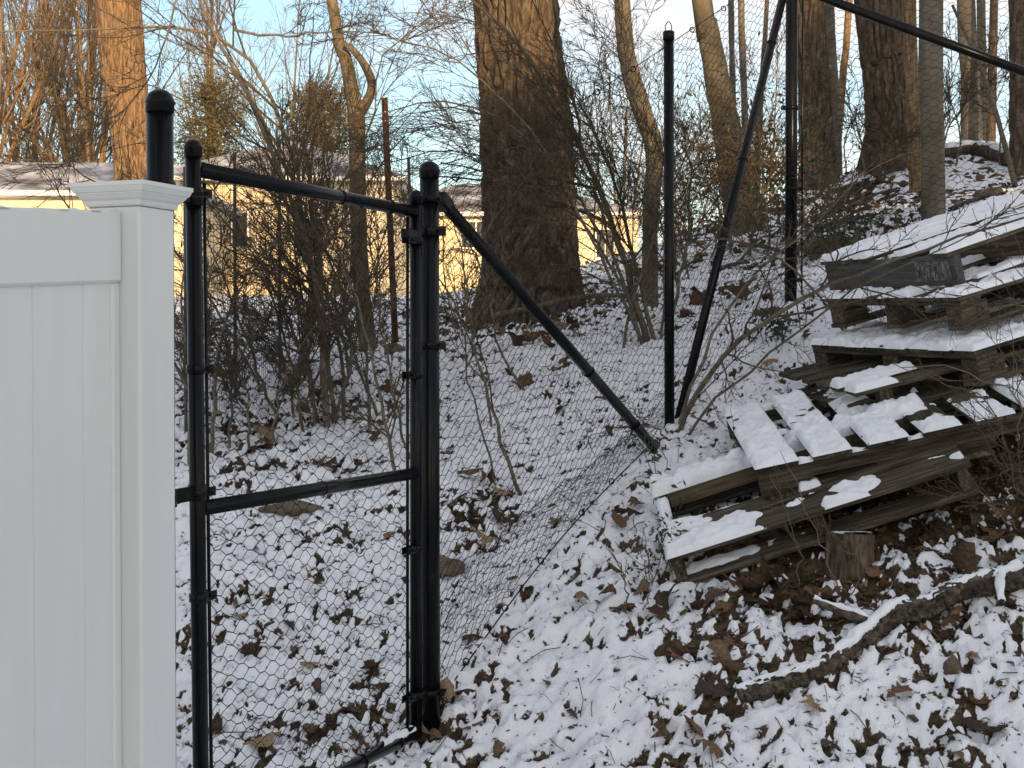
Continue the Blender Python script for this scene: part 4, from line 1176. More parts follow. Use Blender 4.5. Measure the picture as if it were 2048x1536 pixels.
tree('yellowish slim trunk touching the broad oak on the crest', [(1832, 330, 30), (1826, 180, 28), (1818, 0, 28)], 12.0, 'bark_pale', 13, sides=20, step=.05, amp=.005, nscale=40, top=9, crown=(8, 6, 4))
tree('smooth grey-green trunk in front of the crest, its foot above the top pallet', [(1867, 442, 48), (1866, 300, 45), (1862, 150, 46), (1862, 0, 46)], 8.7, 'bark_grey', 14, sides=32, step=.04, amp=.005, nscale=30, top=8, crown=(8, 7, 4))
tree('grey trunk on the skyline right of the smooth trunk', [(1944, 300, 44), (1940, 150, 38), (1932, 0, 36)], 15.0, 'bark_grey', 15, sides=24, step=.06, amp=.007, nscale=30, top=9, crown=(8, 6, 4))
tree('slim grey trunk on the skyline, leaning against its thicker neighbour', [(1962, 300, 20), (1964, 150, 19), (1962, 0, 18)], 15.6, 'bark_grey', 16, sides=16, step=.06, amp=.004, nscale=30, top=9, crown=(8, 6, 4))
tree('slim dark trunk standing alone on the skyline before the frame-side oak', [(1982, 305, 18), (1984, 150, 18), (1988, 0, 16)], 14.6, 'oak', 17, sides=16, step=.06, amp=.006, nscale=30, top=9, crown=(8, 6, 4))
tree('furrowed trunk at the far right of the slope', [(2046, 352, 50), (2042, 200, 42), (2038, 0, 40)], 12.2, 'oak', 18, sides=44, step=.04, amp=.018, nscale=28, ridge=True, top=9, crown=(8, 6, 4))
# thin leaning dead pole
dp0 = G(2038, 372, 6, 14); dp1 = P(1905, 10, dp0[1] + .3)
v, f = sweep(resample([dp0 - [0, 0, .1], (dp0 + dp1) / 2 + [.03, 0, .02], dp1], 40), np.linspace(.022, .010, 40), 10, .004, 40, 55)
obj('dead_pole', mesh_np('dead_pole', v, f), M['bark_smooth'], label='thin dead sapling leaning across the skyline trunks', cat='branch')
dp0 = G(1180, 600, 7, 12); 
v, f = sweep(resample([P(985, 632, 9.0), P(1080, 612, 8.9), P(1180, 592, 8.7), P(1320, 592, 8.4)], 60), np.linspace(.017, .012, 60), 10, .004, 40, 56)
obj('dead_pole', mesh_np('dead_pole', v, f), M['bark_smooth'], label='pale fallen sapling lying across the foot of the big oak', cat='branch')
cr_l = [(1620, 312), (1740, 300), (1850, 302), (1960, 300), (2070, 330)]
pts = np.array([G(u, v_, 8, 15) + [0, 0, .05] for u, v_ in ((1880, 318), (1950, 312), (2010, 325), (2070, 345))])
pts = resample(pts, 50); v, f = sweep(pts, np.linspace(.05, .09, 50), 20, .016, 30, 57, ridge=True)
cl = thing('fallen_log', 'fallen log with snow along its top on the crest of the slope', 'log')
obj('limb', mesh_np('limb', v, f), M['oak'], cl); obj('snow', snow_strip(pts, np.linspace(.05, .09, 50), 1.0, .03, 15), M['snow'], cl)

# ------------------------------------------------------------------ shrubs and thickets
def shrub(label, stems, seed, k=(9, 9, 5), ln=((.25, .5), (.25, .5), (.3, .6)), bias=(0, 0, 1), bw=.04, wob=.10, rmin=.0019, stem_mat='stem', twig_mat='twig', group=None, name='shrub', ang=(.35, .9), t0=.25, root=None, flat=None, kind=None, thin=.72, t1=.98):
    """stems: list of (list of world points, base radius)"""
    rng = np.random.default_rng(seed)
    NP = 16
    S = np.array([resample(p, NP) for p, r in stems])
    S[:, 1:-1] += rng.normal(0, .006, S[:, 1:-1].shape)
    Rd = np.array([r * thin * np.linspace(1, .25, NP) for p, r in stems])
    root = S[:, 0].mean(0) if root is None else np.asarray(root)
    root = np.array((root[0], root[1], hz(root[0], root[1])))
    t = thing(name, label, 'shrub', loc=tuple(root), group=group)
    for i in range(len(S)):
        v, f = tubes(S[i:i + 1] - root, Rd[i:i + 1], 8)
        obj('stem', mesh_np('stem', v, f), M[stem_mat], t)
    a, ar = grow(rng, S, Rd, k[0], t0, t1, ang, ln[0], .55, 8, wob, bias, bw, rmin * 1.3, flat)
    parts = [tubes(a, ar, 4)]
    if k[1]:
        b, br_ = grow(rng, a, ar, k[1], .12, .97, ang, ln[1], .6, 6, wob * 1.2, bias, bw, rmin, flat); parts.append(tubes(b, br_, 3))
        if k[2]:
            c, cr = grow(rng, b, br_, k[2], .1, .97, ang, ln[2], .75, 4, wob * 1.3, bias, bw, rmin * .8, flat); parts.append(tubes(c, cr, 3))
    v, f = merge(parts)
    obj('twigs', mesh_np('twigs', v - root, f), M[twig_mat], t)
    return t
def px(*pts, d=None):
    out = []
    for p in pts:
        out.append(P(p[0], p[1], p[2] if len(p) > 2 else d))
    return out
def gstem(u, v, *rest, d=None):
    """a stem rooted where the pixel meets the ground; the rest at pixel + depth offset"""
    g = G(u, v)
    return [g - [0, 0, .05]] + [P(p[0], p[1], g[1] + (p[2] if len(p) > 2 else 0)) for p in rest]
th_g = 'bare shrubs behind the gate'
shrub('bare multi-stemmed thicket behind the gate with stems sweeping up left', [
    (gstem(655, 862, (648, 760), (640, 620), (610, 480), (560, 330), (500, 200), (410, 30), (390, -60)), .024),
    (gstem(668, 850, (655, 700, .1), (622, 560, .1), (600, 400, .2), (545, 290, .2), (470, 150, .3), (380, 60, .3)), .016),
    (gstem(640, 850, (600, 700, -.1), (540, 560, -.2), (470, 440, -.2), (400, 350, -.3)), .014),
    (gstem(610, 870, (585, 740), (545, 600, -.1), (480, 500, -.1), (420, 470, -.2)), .011),
    (gstem(690, 840, (680, 700, .1), (640, 540, .2), (620, 400, .2), (640, 250, .3), (700, 120, .4)), .013),
    (gstem(660, 850, (700, 720), (690, 600, .1), (640, 470, .1), (590, 380, .1), (500, 330, .2)), .012),
    (gstem(630, 860, (610, 660, .1), (590, 480, .2), (600, 330, .2), (660, 200, .3)), .011),
    (gstem(600, 850, (560, 700), (500, 610, -.1), (420, 580, -.2)), .010)], 11, k=(15, 9, 5), ln=((.16, .36), (.25, .5), (.3, .6)), bias=(-.3, -.05, .05), group=None, t0=.15, t1=.66)
shrub('second bare thicket between gate and rusty stake, stems crossing rightwards', [
    (gstem(740, 860, (730, 700), (700, 560, .1), (660, 440, .2), (600, 330, .3)), .012),
    (gstem(760, 830, (700, 690), (640, 560), (560, 450, -.1), (470, 380, -.2)), .011),
    (gstem(800, 980, (770, 850), (740, 700, .1), (690, 540, .2), (640, 420, .3)), .012),
    (gstem(820, 930, (790, 800), (760, 620, .1), (740, 480, .1), (760, 330, .2)), .009),
    (gstem(700, 760, (680, 640), (650, 500, .1), (560, 400, .2), (430, 360, .3)), .011)], 12, k=(14, 9, 5), ln=((.2, .42), (.25, .5), (.3, .6)), bias=(-.25, 0, .02), t0=.15, t1=.85)
shrub('tangled low thicket against the gate stile by a wire garden fence', [
    (gstem(420, 900, (430, 760), (450, 640), (500, 540), (560, 470)), .014),
    (gstem(400, 880, (395, 740), (410, 600), (440, 470), (430, 350)), .012),
    (gstem(455, 890, (470, 760), (520, 640), (590, 560)), .010),
    (gstem(500, 900, (490, 780), (440, 700), (390, 640)), .010),
    (gstem(540, 905, (560, 780), (600, 700), (650, 620)), .009),
    (gstem(380, 930, (376, 780), (365, 620), (372, 480)), .014),
    (gstem(560, 830, (500, 700), (450, 560), (400, 450)), .012)], 13, k=(15, 10, 6), ln=((.2, .42), (.25, .5), (.3, .6)), bias=(0, 0, 0), wob=.13)
shrub('fountain of bare stems behind the line post arching left across the oak', [
    (gstem(1300, 690, (1262, 560), (1215, 420), (1165, 300), (1090, 160), (990, 40), (880, -40)), .026),
    (gstem(1312, 690, (1270, 520, .1), (1235, 380, .1), (1185, 260, .1), (1140, 170, .1)), .018),
    (gstem(1295, 695, (1240, 560), (1150, 430), (1040, 350), (900, 300), (760, 330)), .012),
    (gstem(1290, 690, (1230, 520, -.1), (1130, 360, -.2), (1010, 240, -.2), (860, 205, -.3), (720, 240, -.3)), .014),
    (gstem(1325, 690, (1360, 560), (1378, 440), (1376, 300), (1362, 240)), .016),
    (gstem(1320, 690, (1330, 520), (1300, 380), (1220, 280), (1120, 220)), .010),
    (gstem(1245, 712, (1258, 620), (1300, 500), (1340, 380), (1400, 250)), .012),
    (gstem(1320, 685, (1350, 500, .2), (1330, 330, .2), (1270, 200, .2), (1230, 60, .2)), .012),
    (gstem(1310, 690, (1240, 590, .1), (1160, 540, .1), (1060, 530, .1)), .009),
    (gstem(1300, 690, (1180, 480, -.3), (1090, 300, -.4), (930, 130, -.5), (740, 60, -.6)), .013)], 14, k=(14, 11, 6), bias=(-.55, 0, .12), wob=.09, flat=(1, .6, .7), rmin=.0018)
shrub('slender bare shrub in front of the big oak', [
    (gstem(1050, 985, (985, 830), (950, 700, .1), (930, 560, .2), (905, 420, .3)), .012),
    (gstem(1000, 975, (960, 860), (930, 700), (940, 540, .1), (990, 420, .2)), .007),
    (gstem(985, 860, (960, 740), (900, 600), (830, 470, .1), (770, 330, .2)), .008),
    (gstem(1060, 780, (1000, 700), (970, 560, .1), (900, 430, .2), (820, 380, .3)), .009)], 15, k=(8, 7, 4), bias=(-.2, 0, .25))
shrub('arching leafless branch bowing over the pallets from beside the line post', [
    ([G(1352, 870) - [0, 0, .05], P(1395, 780, 6.3), P(1470, 690, 6.0), P(1600, 600, 5.6), P(1760, 530, 5.2), P(1900, 482, 4.95), P(2080, 425, 4.7)], .0125),
    ([G(1362, 872) - [0, 0, .05], P(1430, 800, 6.3), P(1560, 690, 5.9), P(1700, 580, 5.5), P(1850, 520, 5.1), P(1960, 455, 4.9), P(2070, 420, 4.8)], .0065),
    ([G(1345, 875) - [0, 0, .05], P(1300, 850, 6.3), P(1220, 860, 6.2), P(1160, 872, 6.1)], .004),
    ([G(1350, 875) - [0, 0, .05], P(1400, 720, 6.6), P(1500, 560, 6.8), P(1640, 440, 7.0), P(1750, 330, 7.2), P(1850, 300, 7.3)], .008),
    ([G(1700, 660) - [0, 0, .05], P(1640, 590, 6.6), P(1560, 520, 6.7), P(1440, 480, 6.9), P(1320, 500, 7.0)], .008)], 16, k=(11, 5, 3), ln=((.12, .3), (.25, .5), (.3, .6)), bias=(0, 0, -.1), wob=.12, rmin=.0017, thin=1)
shrub('wiry twig clump at the right edge in front of the pallet openings', [
    ([G(2080, 1040) - [0, 0, .03], P(2030, 960, 4.95), P(2000, 860, 4.9), P(1960, 790, 4.9), P(1860, 752, 4.9)], .005),
    ([G(2090, 1040) - [0, 0, .03], P(2060, 850, 4.8), P(2000, 770, 4.8), P(1900, 740, 4.8), P(1800, 735, 4.8)], .005),
    ([G(2060, 1030) - [0, 0, .03], P(2035, 900, 4.9), P(2045, 780, 4.9), P(2020, 700, 4.9)], .004),
    ([G(2050, 1060) - [0, 0, .03], P(1980, 1000, 5.0), P(1930, 985, 5.0), P(1880, 1000, 5.0)], .004),
    ([G(2090, 1060) - [0, 0, .03], P(2060, 660, 4.9), P(2010, 610, 4.9), P(1940, 640, 4.9)], .004)], 17, k=(9, 6, 2), ln=((.2, .45), (.25, .5), (.3, .5)), bias=(-.4, 0, .05), wob=.12, rmin=.0014, thin=1)
shrub('wispy weed stems in front of the lowest pallet', [
    ([G(1600, 1180), P(1590, 1080, 4.95), P(1540, 940, 4.95)], .0028), ([G(1680, 1200), P(1640, 1080, 4.9), P(1590, 960, 4.9), P(1560, 900, 4.9)], .0028),
    ([G(1310, 1150), P(1290, 1090, 5.1), P(1265, 1040, 5.1)], .0026), ([G(1255, 1210), P(1240, 1130, 5.0), P(1195, 1060, 5.0)], .0030), ([G(1285, 1225), P(1305, 1150, 5.0), P(1270, 1085, 5.0)], .0024),
    ([G(1490, 930), P(1460, 870, 5.7), P(1400, 800, 5.7)], .0028), ([G(1690, 1210), P(1720, 1140, 4.85), P(1650, 1050, 4.85)], .0025)], 18, k=(4, 2, 0), ln=((.2, .45), (.25, .5), (.3, .5)), rmin=.0012, thin=1)
shrub('dense dark brush under the corner post and the leaning trunk', [
    (gstem(1500, 520, (1510, 420), (1560, 340), (1640, 300)), .014), (gstem(1540, 510, (1530, 400), (1480, 320), (1400, 280)), .012), (gstem(1470, 510, (1440, 420), (1380, 380), (1300, 360)), .012),
    (gstem(1620, 480, (1600, 400), (1560, 330), (1500, 250)), .012), (gstem(1420, 520, (1440, 440), (1420, 340), (1440, 230)), .011), (gstem(1660, 470, (1690, 400), (1740, 330), (1820, 290)), .011),
    (gstem(1560, 530, (1620, 470), (1700, 430), (1780, 400)), .012), (gstem(1450, 540, (1520, 480), (1600, 450), (1680, 430)), .012), (gstem(1380, 560, (1360, 460), (1400, 380), (1480, 330)), .010)], 19, k=(10, 8, 5), ln=((.3, .6), (.25, .5), (.3, .6)), bias=(0, 0, .1), wob=.13, rmin=.0026)
shrub('bare brush on the skyline between the furrowed oaks and slim trunks', [
    (gstem(1700, 340, (1690, 280), (1720, 200), (1700, 120)), .014), (gstem(1730, 350, (1720, 280), (1690, 200), (1640, 150)), .014), (gstem(1880, 330, (1900, 250), (1960, 180), (2040, 150)), .012), (gstem(1910, 330, (1920, 260), (1900, 180), (1930, 80)), .012),
    (gstem(2000, 330, (2000, 250), (1970, 170), (1990, 80)), .012), (gstem(1830, 350, (1800, 300), (1750, 260), (1700, 250)), .012), (gstem(1850, 350, (1870, 290), (1900, 230), (1890, 130)), .012)], 20, k=(9, 7, 4), ln=((.3, .6), (.25, .5), (.3, .6)), rmin=.0032)
# a big arching bough overhead at upper left
shrub('young maple with arching bare boughs over the gate', [
    (gstem(600, 760, (625, 600, .5), (600, 420, .5), (590, 330, .5), (560, 240, .4), (540, 190, .4), (500, 120, .3), (400, 60, .2), (300, 52, .1), (150, 62, 0), (-20, 64, 0)), .022),
    (gstem(596, 765, (620, 560, .6), (590, 360, .6), (520, 230, .5), (440, 70, .4), (400, -20, .3)), .020),
    (gstem(604, 765, (640, 500, .6), (660, 300, .5), (610, 250, .4), (520, 190, .3), (420, 120, .2), (280, 52, .1), (200, 20, 0)), .014),
    (gstem(600, 770, (640, 480, .6), (740, 250, .6), (760, 120, .6), (860, 40, .5)), .014),
    ([P(470, 60, 7.3), P(520, 70, 7.2), P(590, 70, 7.1), P(690, 62, 7.0), P(760, 60, 6.9)], .010),
    ([P(362, -20, 6.8), P(340, 60, 6.7), P(300, 160, 6.6), P(262, 210, 6.6), P(228, 240, 6.5), P(170, 218, 6.5), P(120, 150, 6.5), P(90, 80, 6.5)], .007),
    (gstem(540, 790, (420, 600, .2), (280, 420, .1), (150, 340, 0), (60, 250, -.1)), .012),
    (gstem(400, 800, (250, 560, 0), (110, 370, 0), (130, 330, 0), (300, 280, 0)), .010)], 21, k=(12, 8, 5), ln=((.2, .42), (.25, .5), (.3, .6)), bias=(0, 0, .05), wob=.10, rmin=.0017)

# broadleaf evergreen sprigs ------------------------------------------------------
def leaf_cards(rng, centers, size, spread, per):
    n = len(centers) * per
    c = np.repeat(centers, per, 0) + rng.normal(0, spread, (n, 3))
    d = rng.normal(size=(n, 3)); d /= np.linalg.norm(d, axis=1, keepdims=True)
    e = rng.normal(size=(n, 3)); e -= d * (e * d).sum(1, keepdims=True); e /= np.linalg.norm(e, axis=1, keepdims=True)
    nn_ = np.cross(d, e)
    s = size * rng.uniform(.6, 1.3, n)[:, None]
    v = np.stack([c - d * s, c + e * s * .38 + nn_ * s * .08, c + d * s, c - e * s * .38 + nn_ * s * .08, c - nn_ * s * .05], 1)
    i = np.arange(n)[:, None] * 5
    f = np.concatenate([i + np.array([[0, 1, 4]]), i + np.array([[1, 2, 4]]), i + np.array([[2, 3, 4]]), i + np.array([[3, 0, 4]])])
    return v.reshape(-1, 3), [f]
def sprig(label, spots, seed, leaf=.016, per=9, hgt=.14, spread=.03, name='evergreen_sprig', mat='evergreen_leaf', group=None):
    rng = np.random.default_rng(seed)
    stems, cents = [], []
    for u, v_ in spots:
        g = G(u, v_)
        for k in range(3):
            tip = g + np.array((rng.uniform(-.08, .08), rng.uniform(-.08, .08), hgt * rng.uniform(.5, 1.1)))
            stems.append(resample([g - [0, 0, .02], (g + tip) / 2 + rng.normal(0, .012, 3), tip], 6)); cents += [tip, (g + tip) / 2 * .5 + tip * .5]
    S = np.array(stems); root = S[:, 0].mean(0)
    t = thing(name, label, 'plant', loc=tuple(root), group=group)
    v, f = tubes(S - root, np.full(S.shape[:2], .0016), 4)
    obj('stems', mesh_np('stems', v, f), M['twig'], t)
    v, f = leaf_cards(rng, np.array(cents) - root, leaf, spread, per)
    obj('leaves', mesh_np('leaves', v, f, False), M[mat], t)
sprig('dark-leaved sprigs poking from the snow left of the pallets', [(1315, 960), (1330, 1020), (1345, 1050)], 3, per=6)
sprig('low dark-leaved sprigs beside the corner of the lowest pallet', [(1325, 1160), (1345, 1145), (1300, 1170)], 4, leaf=.013)
sprig('leafy sprig in front of the middle pallets up the slope', [(1545, 700), (1560, 690), (1530, 690)], 5, leaf=.02)
sprig('dark evergreen bush at the foot of the leaning trunk', [(1500, 500), (1540, 495), (1460, 505), (1580, 480), (1520, 470), (1440, 490)], 6, leaf=.022, per=70, hgt=.75, spread=.20)
sprig('dark holly-like patch on the ledge below the slim smooth trunk', [(1690, 505), (1660, 515), (1720, 500), (1640, 500)], 7, leaf=.022, per=22, hgt=.14, spread=.07)

# welded wire garden fence behind the thicket
wf = thing('wire_garden_fence', 'sagging green-grey welded wire fence in the thicket behind the gate', 'fence')
a0, a1 = G(372, 868), G(560, 760)
segs, segr = [], []
n_ = 42
for k in range(n_ + 1):
    p = a0 + (a1 - a0) * k / n_; p = np.array((p[0], p[1], hz(p[0], p[1])))
    segs.append([p, p + [.008 * math.sin(k), 0, 1.12]])
for j in range(18):
    z = .03 + j * .064
    for k in range(0, n_, 6):
        p = a0 + (a1 - a0) * k / n_; q_ = a0 + (a1 - a0) * min(n_, k + 6) / n_
        segs.append([np.array((p[0], p[1], hz(p[0], p[1]) + z)), np.array((q_[0], q_[1], hz(q_[0], q_[1]) + z))])
v, f = tubes(np.array(segs), np.full((len(segs), 2), .0011), 3)
obj('wires', mesh_np('wires', v, f), M['galv'], wf, kind='stuff')
for k in (0, .5, 1):
    p = a0 + (a1 - a0) * k
    pipe('stake', (p[0], p[1], hz(p[0], p[1]) - .2), (p[0], p[1], hz(p[0], p[1]) + 1.2), .008, wf, M['galv'], sides=8)

# ------------------------------------------------------------------ leaves on the ground
def leaf_mesh(name, seed):
    rng = random.Random(seed)
    n = 9
    L_ = 1.0
    xs_ = [i / (n - 1) for i in range(n)]
    lob = [0.02, .16, .10, .27, .14, .32, .17, .22, .01] if seed % 3 else [0.02, .14, .24, .30, .31, .28, .22, .13, .01]
    c1, c2, c3 = rng.uniform(-1.4, 1.6), rng.uniform(.2, 1.6) * rng.choice((-1, 1)), rng.uniform(-.5, .5)
    V, Fc = [], []
    for i, x in enumerate(xs_):
        wd = lob[i] * rng.uniform(.8, 1.2)
        for s in (-1, -.5, 0, .5, 1):
            y = s * wd
            z = c1 * (x - .5) ** 2 * .9 + c2 * y * y * 2.2 + c3 * y * (x - .5) + rng.uniform(-.02, .02) + (.02 * (1 - abs(s)))
            xx_ = x - .5 + (0.05 * abs(s) if i % 2 else -.05 * abs(s))
            V.append((xx_, y, z))
    for i in range(n - 1):
        for k in range(4):
            a = i * 5 + k
            Fc.append((a, a + 1, a + 6, a + 5))
    V = np.array(V); V[:, 2] -= V[:, 2].min()
    # stalk
    b = len(V)
    V = np.vstack([V, [(-.5, -.008, V[2, 2]), (-.5, .008, V[2, 2]), (-.72, 0, V[2, 2] + .05)]])
    return V, np.array(Fc), np.array([(b, b + 1, b + 2)])
LV = [leaf_mesh('l', s) for s in range(12)]
LM = []
for i, (V, q, t3_) in enumerate(LV):
    me = mesh_np('fallen_leaf', V, [q, t3_]); me.materials.append(M[('leaf', 'leaf_tan', 'leaf', 'leaf_dark')[i % 4]]); LM.append(me)
rng = np.random.default_rng(77)
spots = [(440, 1468, .10), (530, 1505, .14), (488, 1200, .11), (700, 1480, .09), (720, 1500, .08), (955, 1000, .15), (930, 1040, .14), (985, 1035, .13), (960, 1075, .12), (1000, 1000, .1), (915, 1010, .12), (940, 970, .12), (975, 975, .11),
         (890, 1430, .12), (920, 1420, .12), (870, 1470, .09), (1160, 1210, .1), (1215, 1210, .1), (1250, 1030, .12), (1235, 1055, .1), (1275, 1010, .12), (1225, 1155, .07), (1240, 1230, .09), (1320, 1230, .13), (1350, 1215, .12), (1390, 1235, .12),
         (1540, 1195, .16), (1500, 1185, .13), (1560, 1225, .14), (1600, 1215, .14), (1625, 1240, .12), (1590, 1250, .11), (1660, 1225, .12), (1520, 1215, .13), (1445, 1240, .08), (1390, 1455, .13), (1425, 1400, .12), (1330, 1455, .10), (1318, 1490, .11), (1440, 1330, .12), (1460, 1345, .11),
         (1755, 1130, .10), (1740, 1085, .1), (1820, 1090, .10), (1905, 1030, .17), (1930, 1050, .13), (1880, 1055, .12), (1960, 1075, .13), (2010, 1050, .12), (1850, 1080, .12), (1990, 1100, .11), (1940, 1145, .16), (1995, 1135, .09), (1895, 1160, .11), (1765, 1195, .08), (1750, 1170, .08), (1930, 1245, .11), (1900, 1255, .10), (2020, 1205, .1),
         (1900, 1380, .10), (1960, 1410, .09), (1800, 1410, .10), (1945, 1455, .14), (1990, 1470, .13), (1905, 1480, .12), (1660, 1000, .09), (1540, 640, .17), (1480, 600, .2), (1500, 580, .18), (1620, 690, .1), (1540, 740, .1), (1580, 745, .09), (1645, 790, .1), (1415, 870, .12), (1395, 600, .17), (1370, 640, .15),
         (1020, 700, .2), (1060, 690, .17), (1090, 705, .15), (990, 680, .2), (1120, 660, .2), (1150, 650, .18), (1160, 620, .2), (1020, 740, .14), (1050, 770, .12), (520, 905, .15), (545, 890, .15), (500, 915, .13), (610, 830, .13), (640, 800, .13), (690, 770, .13), (655, 950, .12), (760, 890, .13), (560, 950, .1), (470, 950, .1), (450, 760, .15), (480, 700, .15), (690, 1080, .08), (620, 1350, .08), (500, 1330, .09), (640, 1390, .07)]
LANDM = [(n_, G(u, v_)) for n_, u, v_ in (('at the foot of the latch post', 870, 1440), ('around the little stump', 1700, 1150), ('along the thick dead branch', 1650, 1350), ('at the right end of the dead branch', 1960, 1230), ('in front of the lowest pallet', 1480, 1200), ('left of the pallets by the netting', 1260, 1060), ('under the big oak', 1060, 680), ('between the two brace feet', 1360, 880), ('below the corner post', 1560, 660), ('among the thicket stems', 620, 860), ('inside the netting below the thin shrub', 960, 1040), ('behind the lower half of the gate', 600, 1300), ('in the open snow below the fence', 1150, 1400), ('under the twig clump beside the pallets', 1950, 1080), ('behind the middle rail of the gate', 520, 1010))]
taken = []
cnt = 0
def drop_leaf(x, y, s, lift=.006, tilt=.35):
    global cnt
    me = LM[rng.integers(len(LM))]
    z = hs(x, y) + lift
    o = bpy.data.objects.new('fallen_leaf', me); col.objects.link(o)
    o.location = (x, y, z); o.rotation_euler = (rng.normal(0, tilt), rng.normal(0, tilt), rng.uniform(0, 6.28)); o.scale = (s, s * rng.uniform(.8, 1.1), s)
    lm = min(LANDM, key=lambda q_: (q_[1][0] - x) ** 2 + (q_[1][1] - y) ** 2)[0]
    o['label'] = 'curled brown oak leaf on the snow ' + lm; o['category'] = 'leaf'; o['group'] = 'fallen oak leaves ' + lm
    cnt += 1
for u, v_, s in spots:
    p = G(u, v_); drop_leaf(p[0], p[1], s * .95, .012, .5)
tries = 0
while cnt < 296 and tries < 9000:
    tries += 1
    u, v_ = rng.uniform(360, 2060), rng.uniform(700, 1540)
    if u < 380: continue
    p = G(u, v_)
    if p[1] > 7.2: continue
    if 1480 < u and 450 < v_ < 1080: continue
    c = float(cover_field(p[:1], p[1:2])[0])
    if rng.uniform() > (.9 if c < .38 else .06): continue
    drop_leaf(p[0], p[1], rng.choice([.04, .05, .065, .085]) * rng.uniform(.8, 1.15))
stick_spots = [((1630, 470), (1760, 440)), ((1700, 420), (1800, 385)), ((1480, 500), (1580, 520)), ((1650, 400), (1730, 372)), ((1900, 430), (2010, 400)), ((1760, 360), (1850, 335)), ((1420, 560), (1500, 535)), ((1620, 530), (1700, 515))]
for (a_, b_) in stick_spots:
    pa, pb = G(*a_), G(*b_)
    q_ = resample([pa + [0, 0, .03], (pa + pb) / 2 + [0, 0, .05], pb + [0, 0, .03]], 16)
    q_[:, 2] = np.maximum(q_[:, 2], HS(q_[:, 0], q_[:, 1]) + .012)
    v, f = sweep(q_, np.linspace(.016, .008, 16), 9, .004, 40, int(a_[0]))
    obj('fallen_stick', mesh_np('fallen_stick', v, f), M['log'], label='thin dead stick lying on the snow of the upper slope', cat='stick', group='dead sticks on the upper slope')
# the rest of the litter: leaf scraps, weed tufts and twig bits as masses
def scatter(n, xr, yr, fn, seed):
    r = np.random.default_rng(seed)
    x = r.uniform(*xr, n); y = r.uniform(*yr, n)
    c = cover_field(x, y)
    k = r.uniform(size=n) < fn(c, x, y)
    return x[k], y[k], r
def scrap_mesh(x, y, r, smin, smax, lift=.003, tilt=.4):
    n = len(x)
    z = HS(x, y) + lift
    vi = r.integers(len(LV), size=n)
    s = r.uniform(smin, smax, n); rz = r.uniform(0, 6.28, n); tx = r.normal(0, tilt, n); ty = r.normal(0, tilt, n)
    # five-vertex scraps: a bent quad strip
    base = np.array([(-.5, 0, .0), (-.1, .26, .10), (.0, 0, -.02), (-.05, -.26, .08), (.35, .17, .05), (.5, 0, .12), (.33, -.2, .02)])
    f0 = np.array([(0, 2, 1), (0, 3, 2), (2, 5, 4), (2, 4, 1), (2, 6, 5), (2, 3, 6)])
    B = base[None] * s[:, None, None] * r.uniform(.6, 1.3, (n, 1, 3))
    B[:, :, 2] *= r.choice([-1, 1, 1.8], n)[:, None]
    cx, sx = np.cos(tx)[:, None], np.sin(tx)[:, None]; cy, sy = np.cos(ty)[:, None], np.sin(ty)[:, None]; cz, sz = np.cos(rz)[:, None], np.sin(rz)[:, None]
    X0, Y0, Z0 = B[..., 0], B[..., 1], B[..., 2]
    Y1, Z1 = Y0 * cx - Z0 * sx, Y0 * sx + Z0 * cx
    X2, Z2 = X0 * cy + Z1 * sy, -X0 * sy + Z1 * cy
    X3, Y3 = X2 * cz - Y1 * sz, X2 * sz + Y1 * cz
    V = np.stack([X3 + x[:, None], Y3 + y[:, None], Z2 + z[:, None]], -1)
    return V.reshape(-1, 3), [(np.arange(n)[:, None, None] * 7 + f0[None]).reshape(-1, 3)]
dens = lambda c, x, y: np.where(c < .36, .85, np.where(c < .5, .25, .014))
x, y, r = scatter(60000, (-1.7, 2.6), (4.0, 8.2), dens, 5)
v, f = scrap_mesh(x, y, r, .012, .040)
x, y, r = scatter(26000, (-4, 6), (8.2, 15), lambda c, x, y: np.where(c < .4, .9, .05), 6)
v2, f2 = scrap_mesh(x, y, r, .05, .13)
x, y, r = scatter(11000, (-1.8, 2.6), (4.0, 8.6), lambda c, x, y: .8 + 0 * x, 15)
v3_, f3_ = scrap_mesh(x, y, r, .006, .022, .002, .5)
vv, ff = merge([(v, f), (v2, f2), (v3_, f3_)])
obj('leaf_litter', mesh_np('leaf_litter', vv, ff, False), M['litter'], label='dark scraps of dead leaves showing through the thin snow', cat='leaf litter', kind='stuff')
# weed tufts: small blades
x, y, r = scatter(9000, (-1.8, 2.4), (4.0, 7.5), lambda c, x, y: np.where(c < .42, .55, .03), 8)
nb = 7
bx_ = np.repeat(x, nb) + r.normal(0, .008, len(x) * nb); by_ = np.repeat(y, nb) + r.normal(0, .008, len(x) * nb)
bz_ = HS(bx_, by_)
dirs = r.normal(0, .8, (len(bx_), 3)); dirs[:, 2] = np.abs(dirs[:, 2]) * .7 + .25; dirs /= np.linalg.norm(dirs, axis=1, keepdims=True)
ln__ = r.uniform(.008, .028, len(bx_))[:, None]
p0 = np.stack([bx_, by_, bz_ - .004], -1); p1 = p0 + dirs * ln__; wv = np.cross(dirs, r.normal(size=dirs.shape)); wv /= np.linalg.norm(wv, axis=1, keepdims=True)
tr_ = np.stack([p0 - wv * .0018, p0 + wv * .0018, p1], 1).reshape(-1, 3)
obj('winter_weeds', mesh_np('winter_weeds', tr_, np.arange(len(tr_)).reshape(-1, 3), False), M['grass'], label='small olive winter weeds poking through the snow', cat='weeds', kind='stuff')
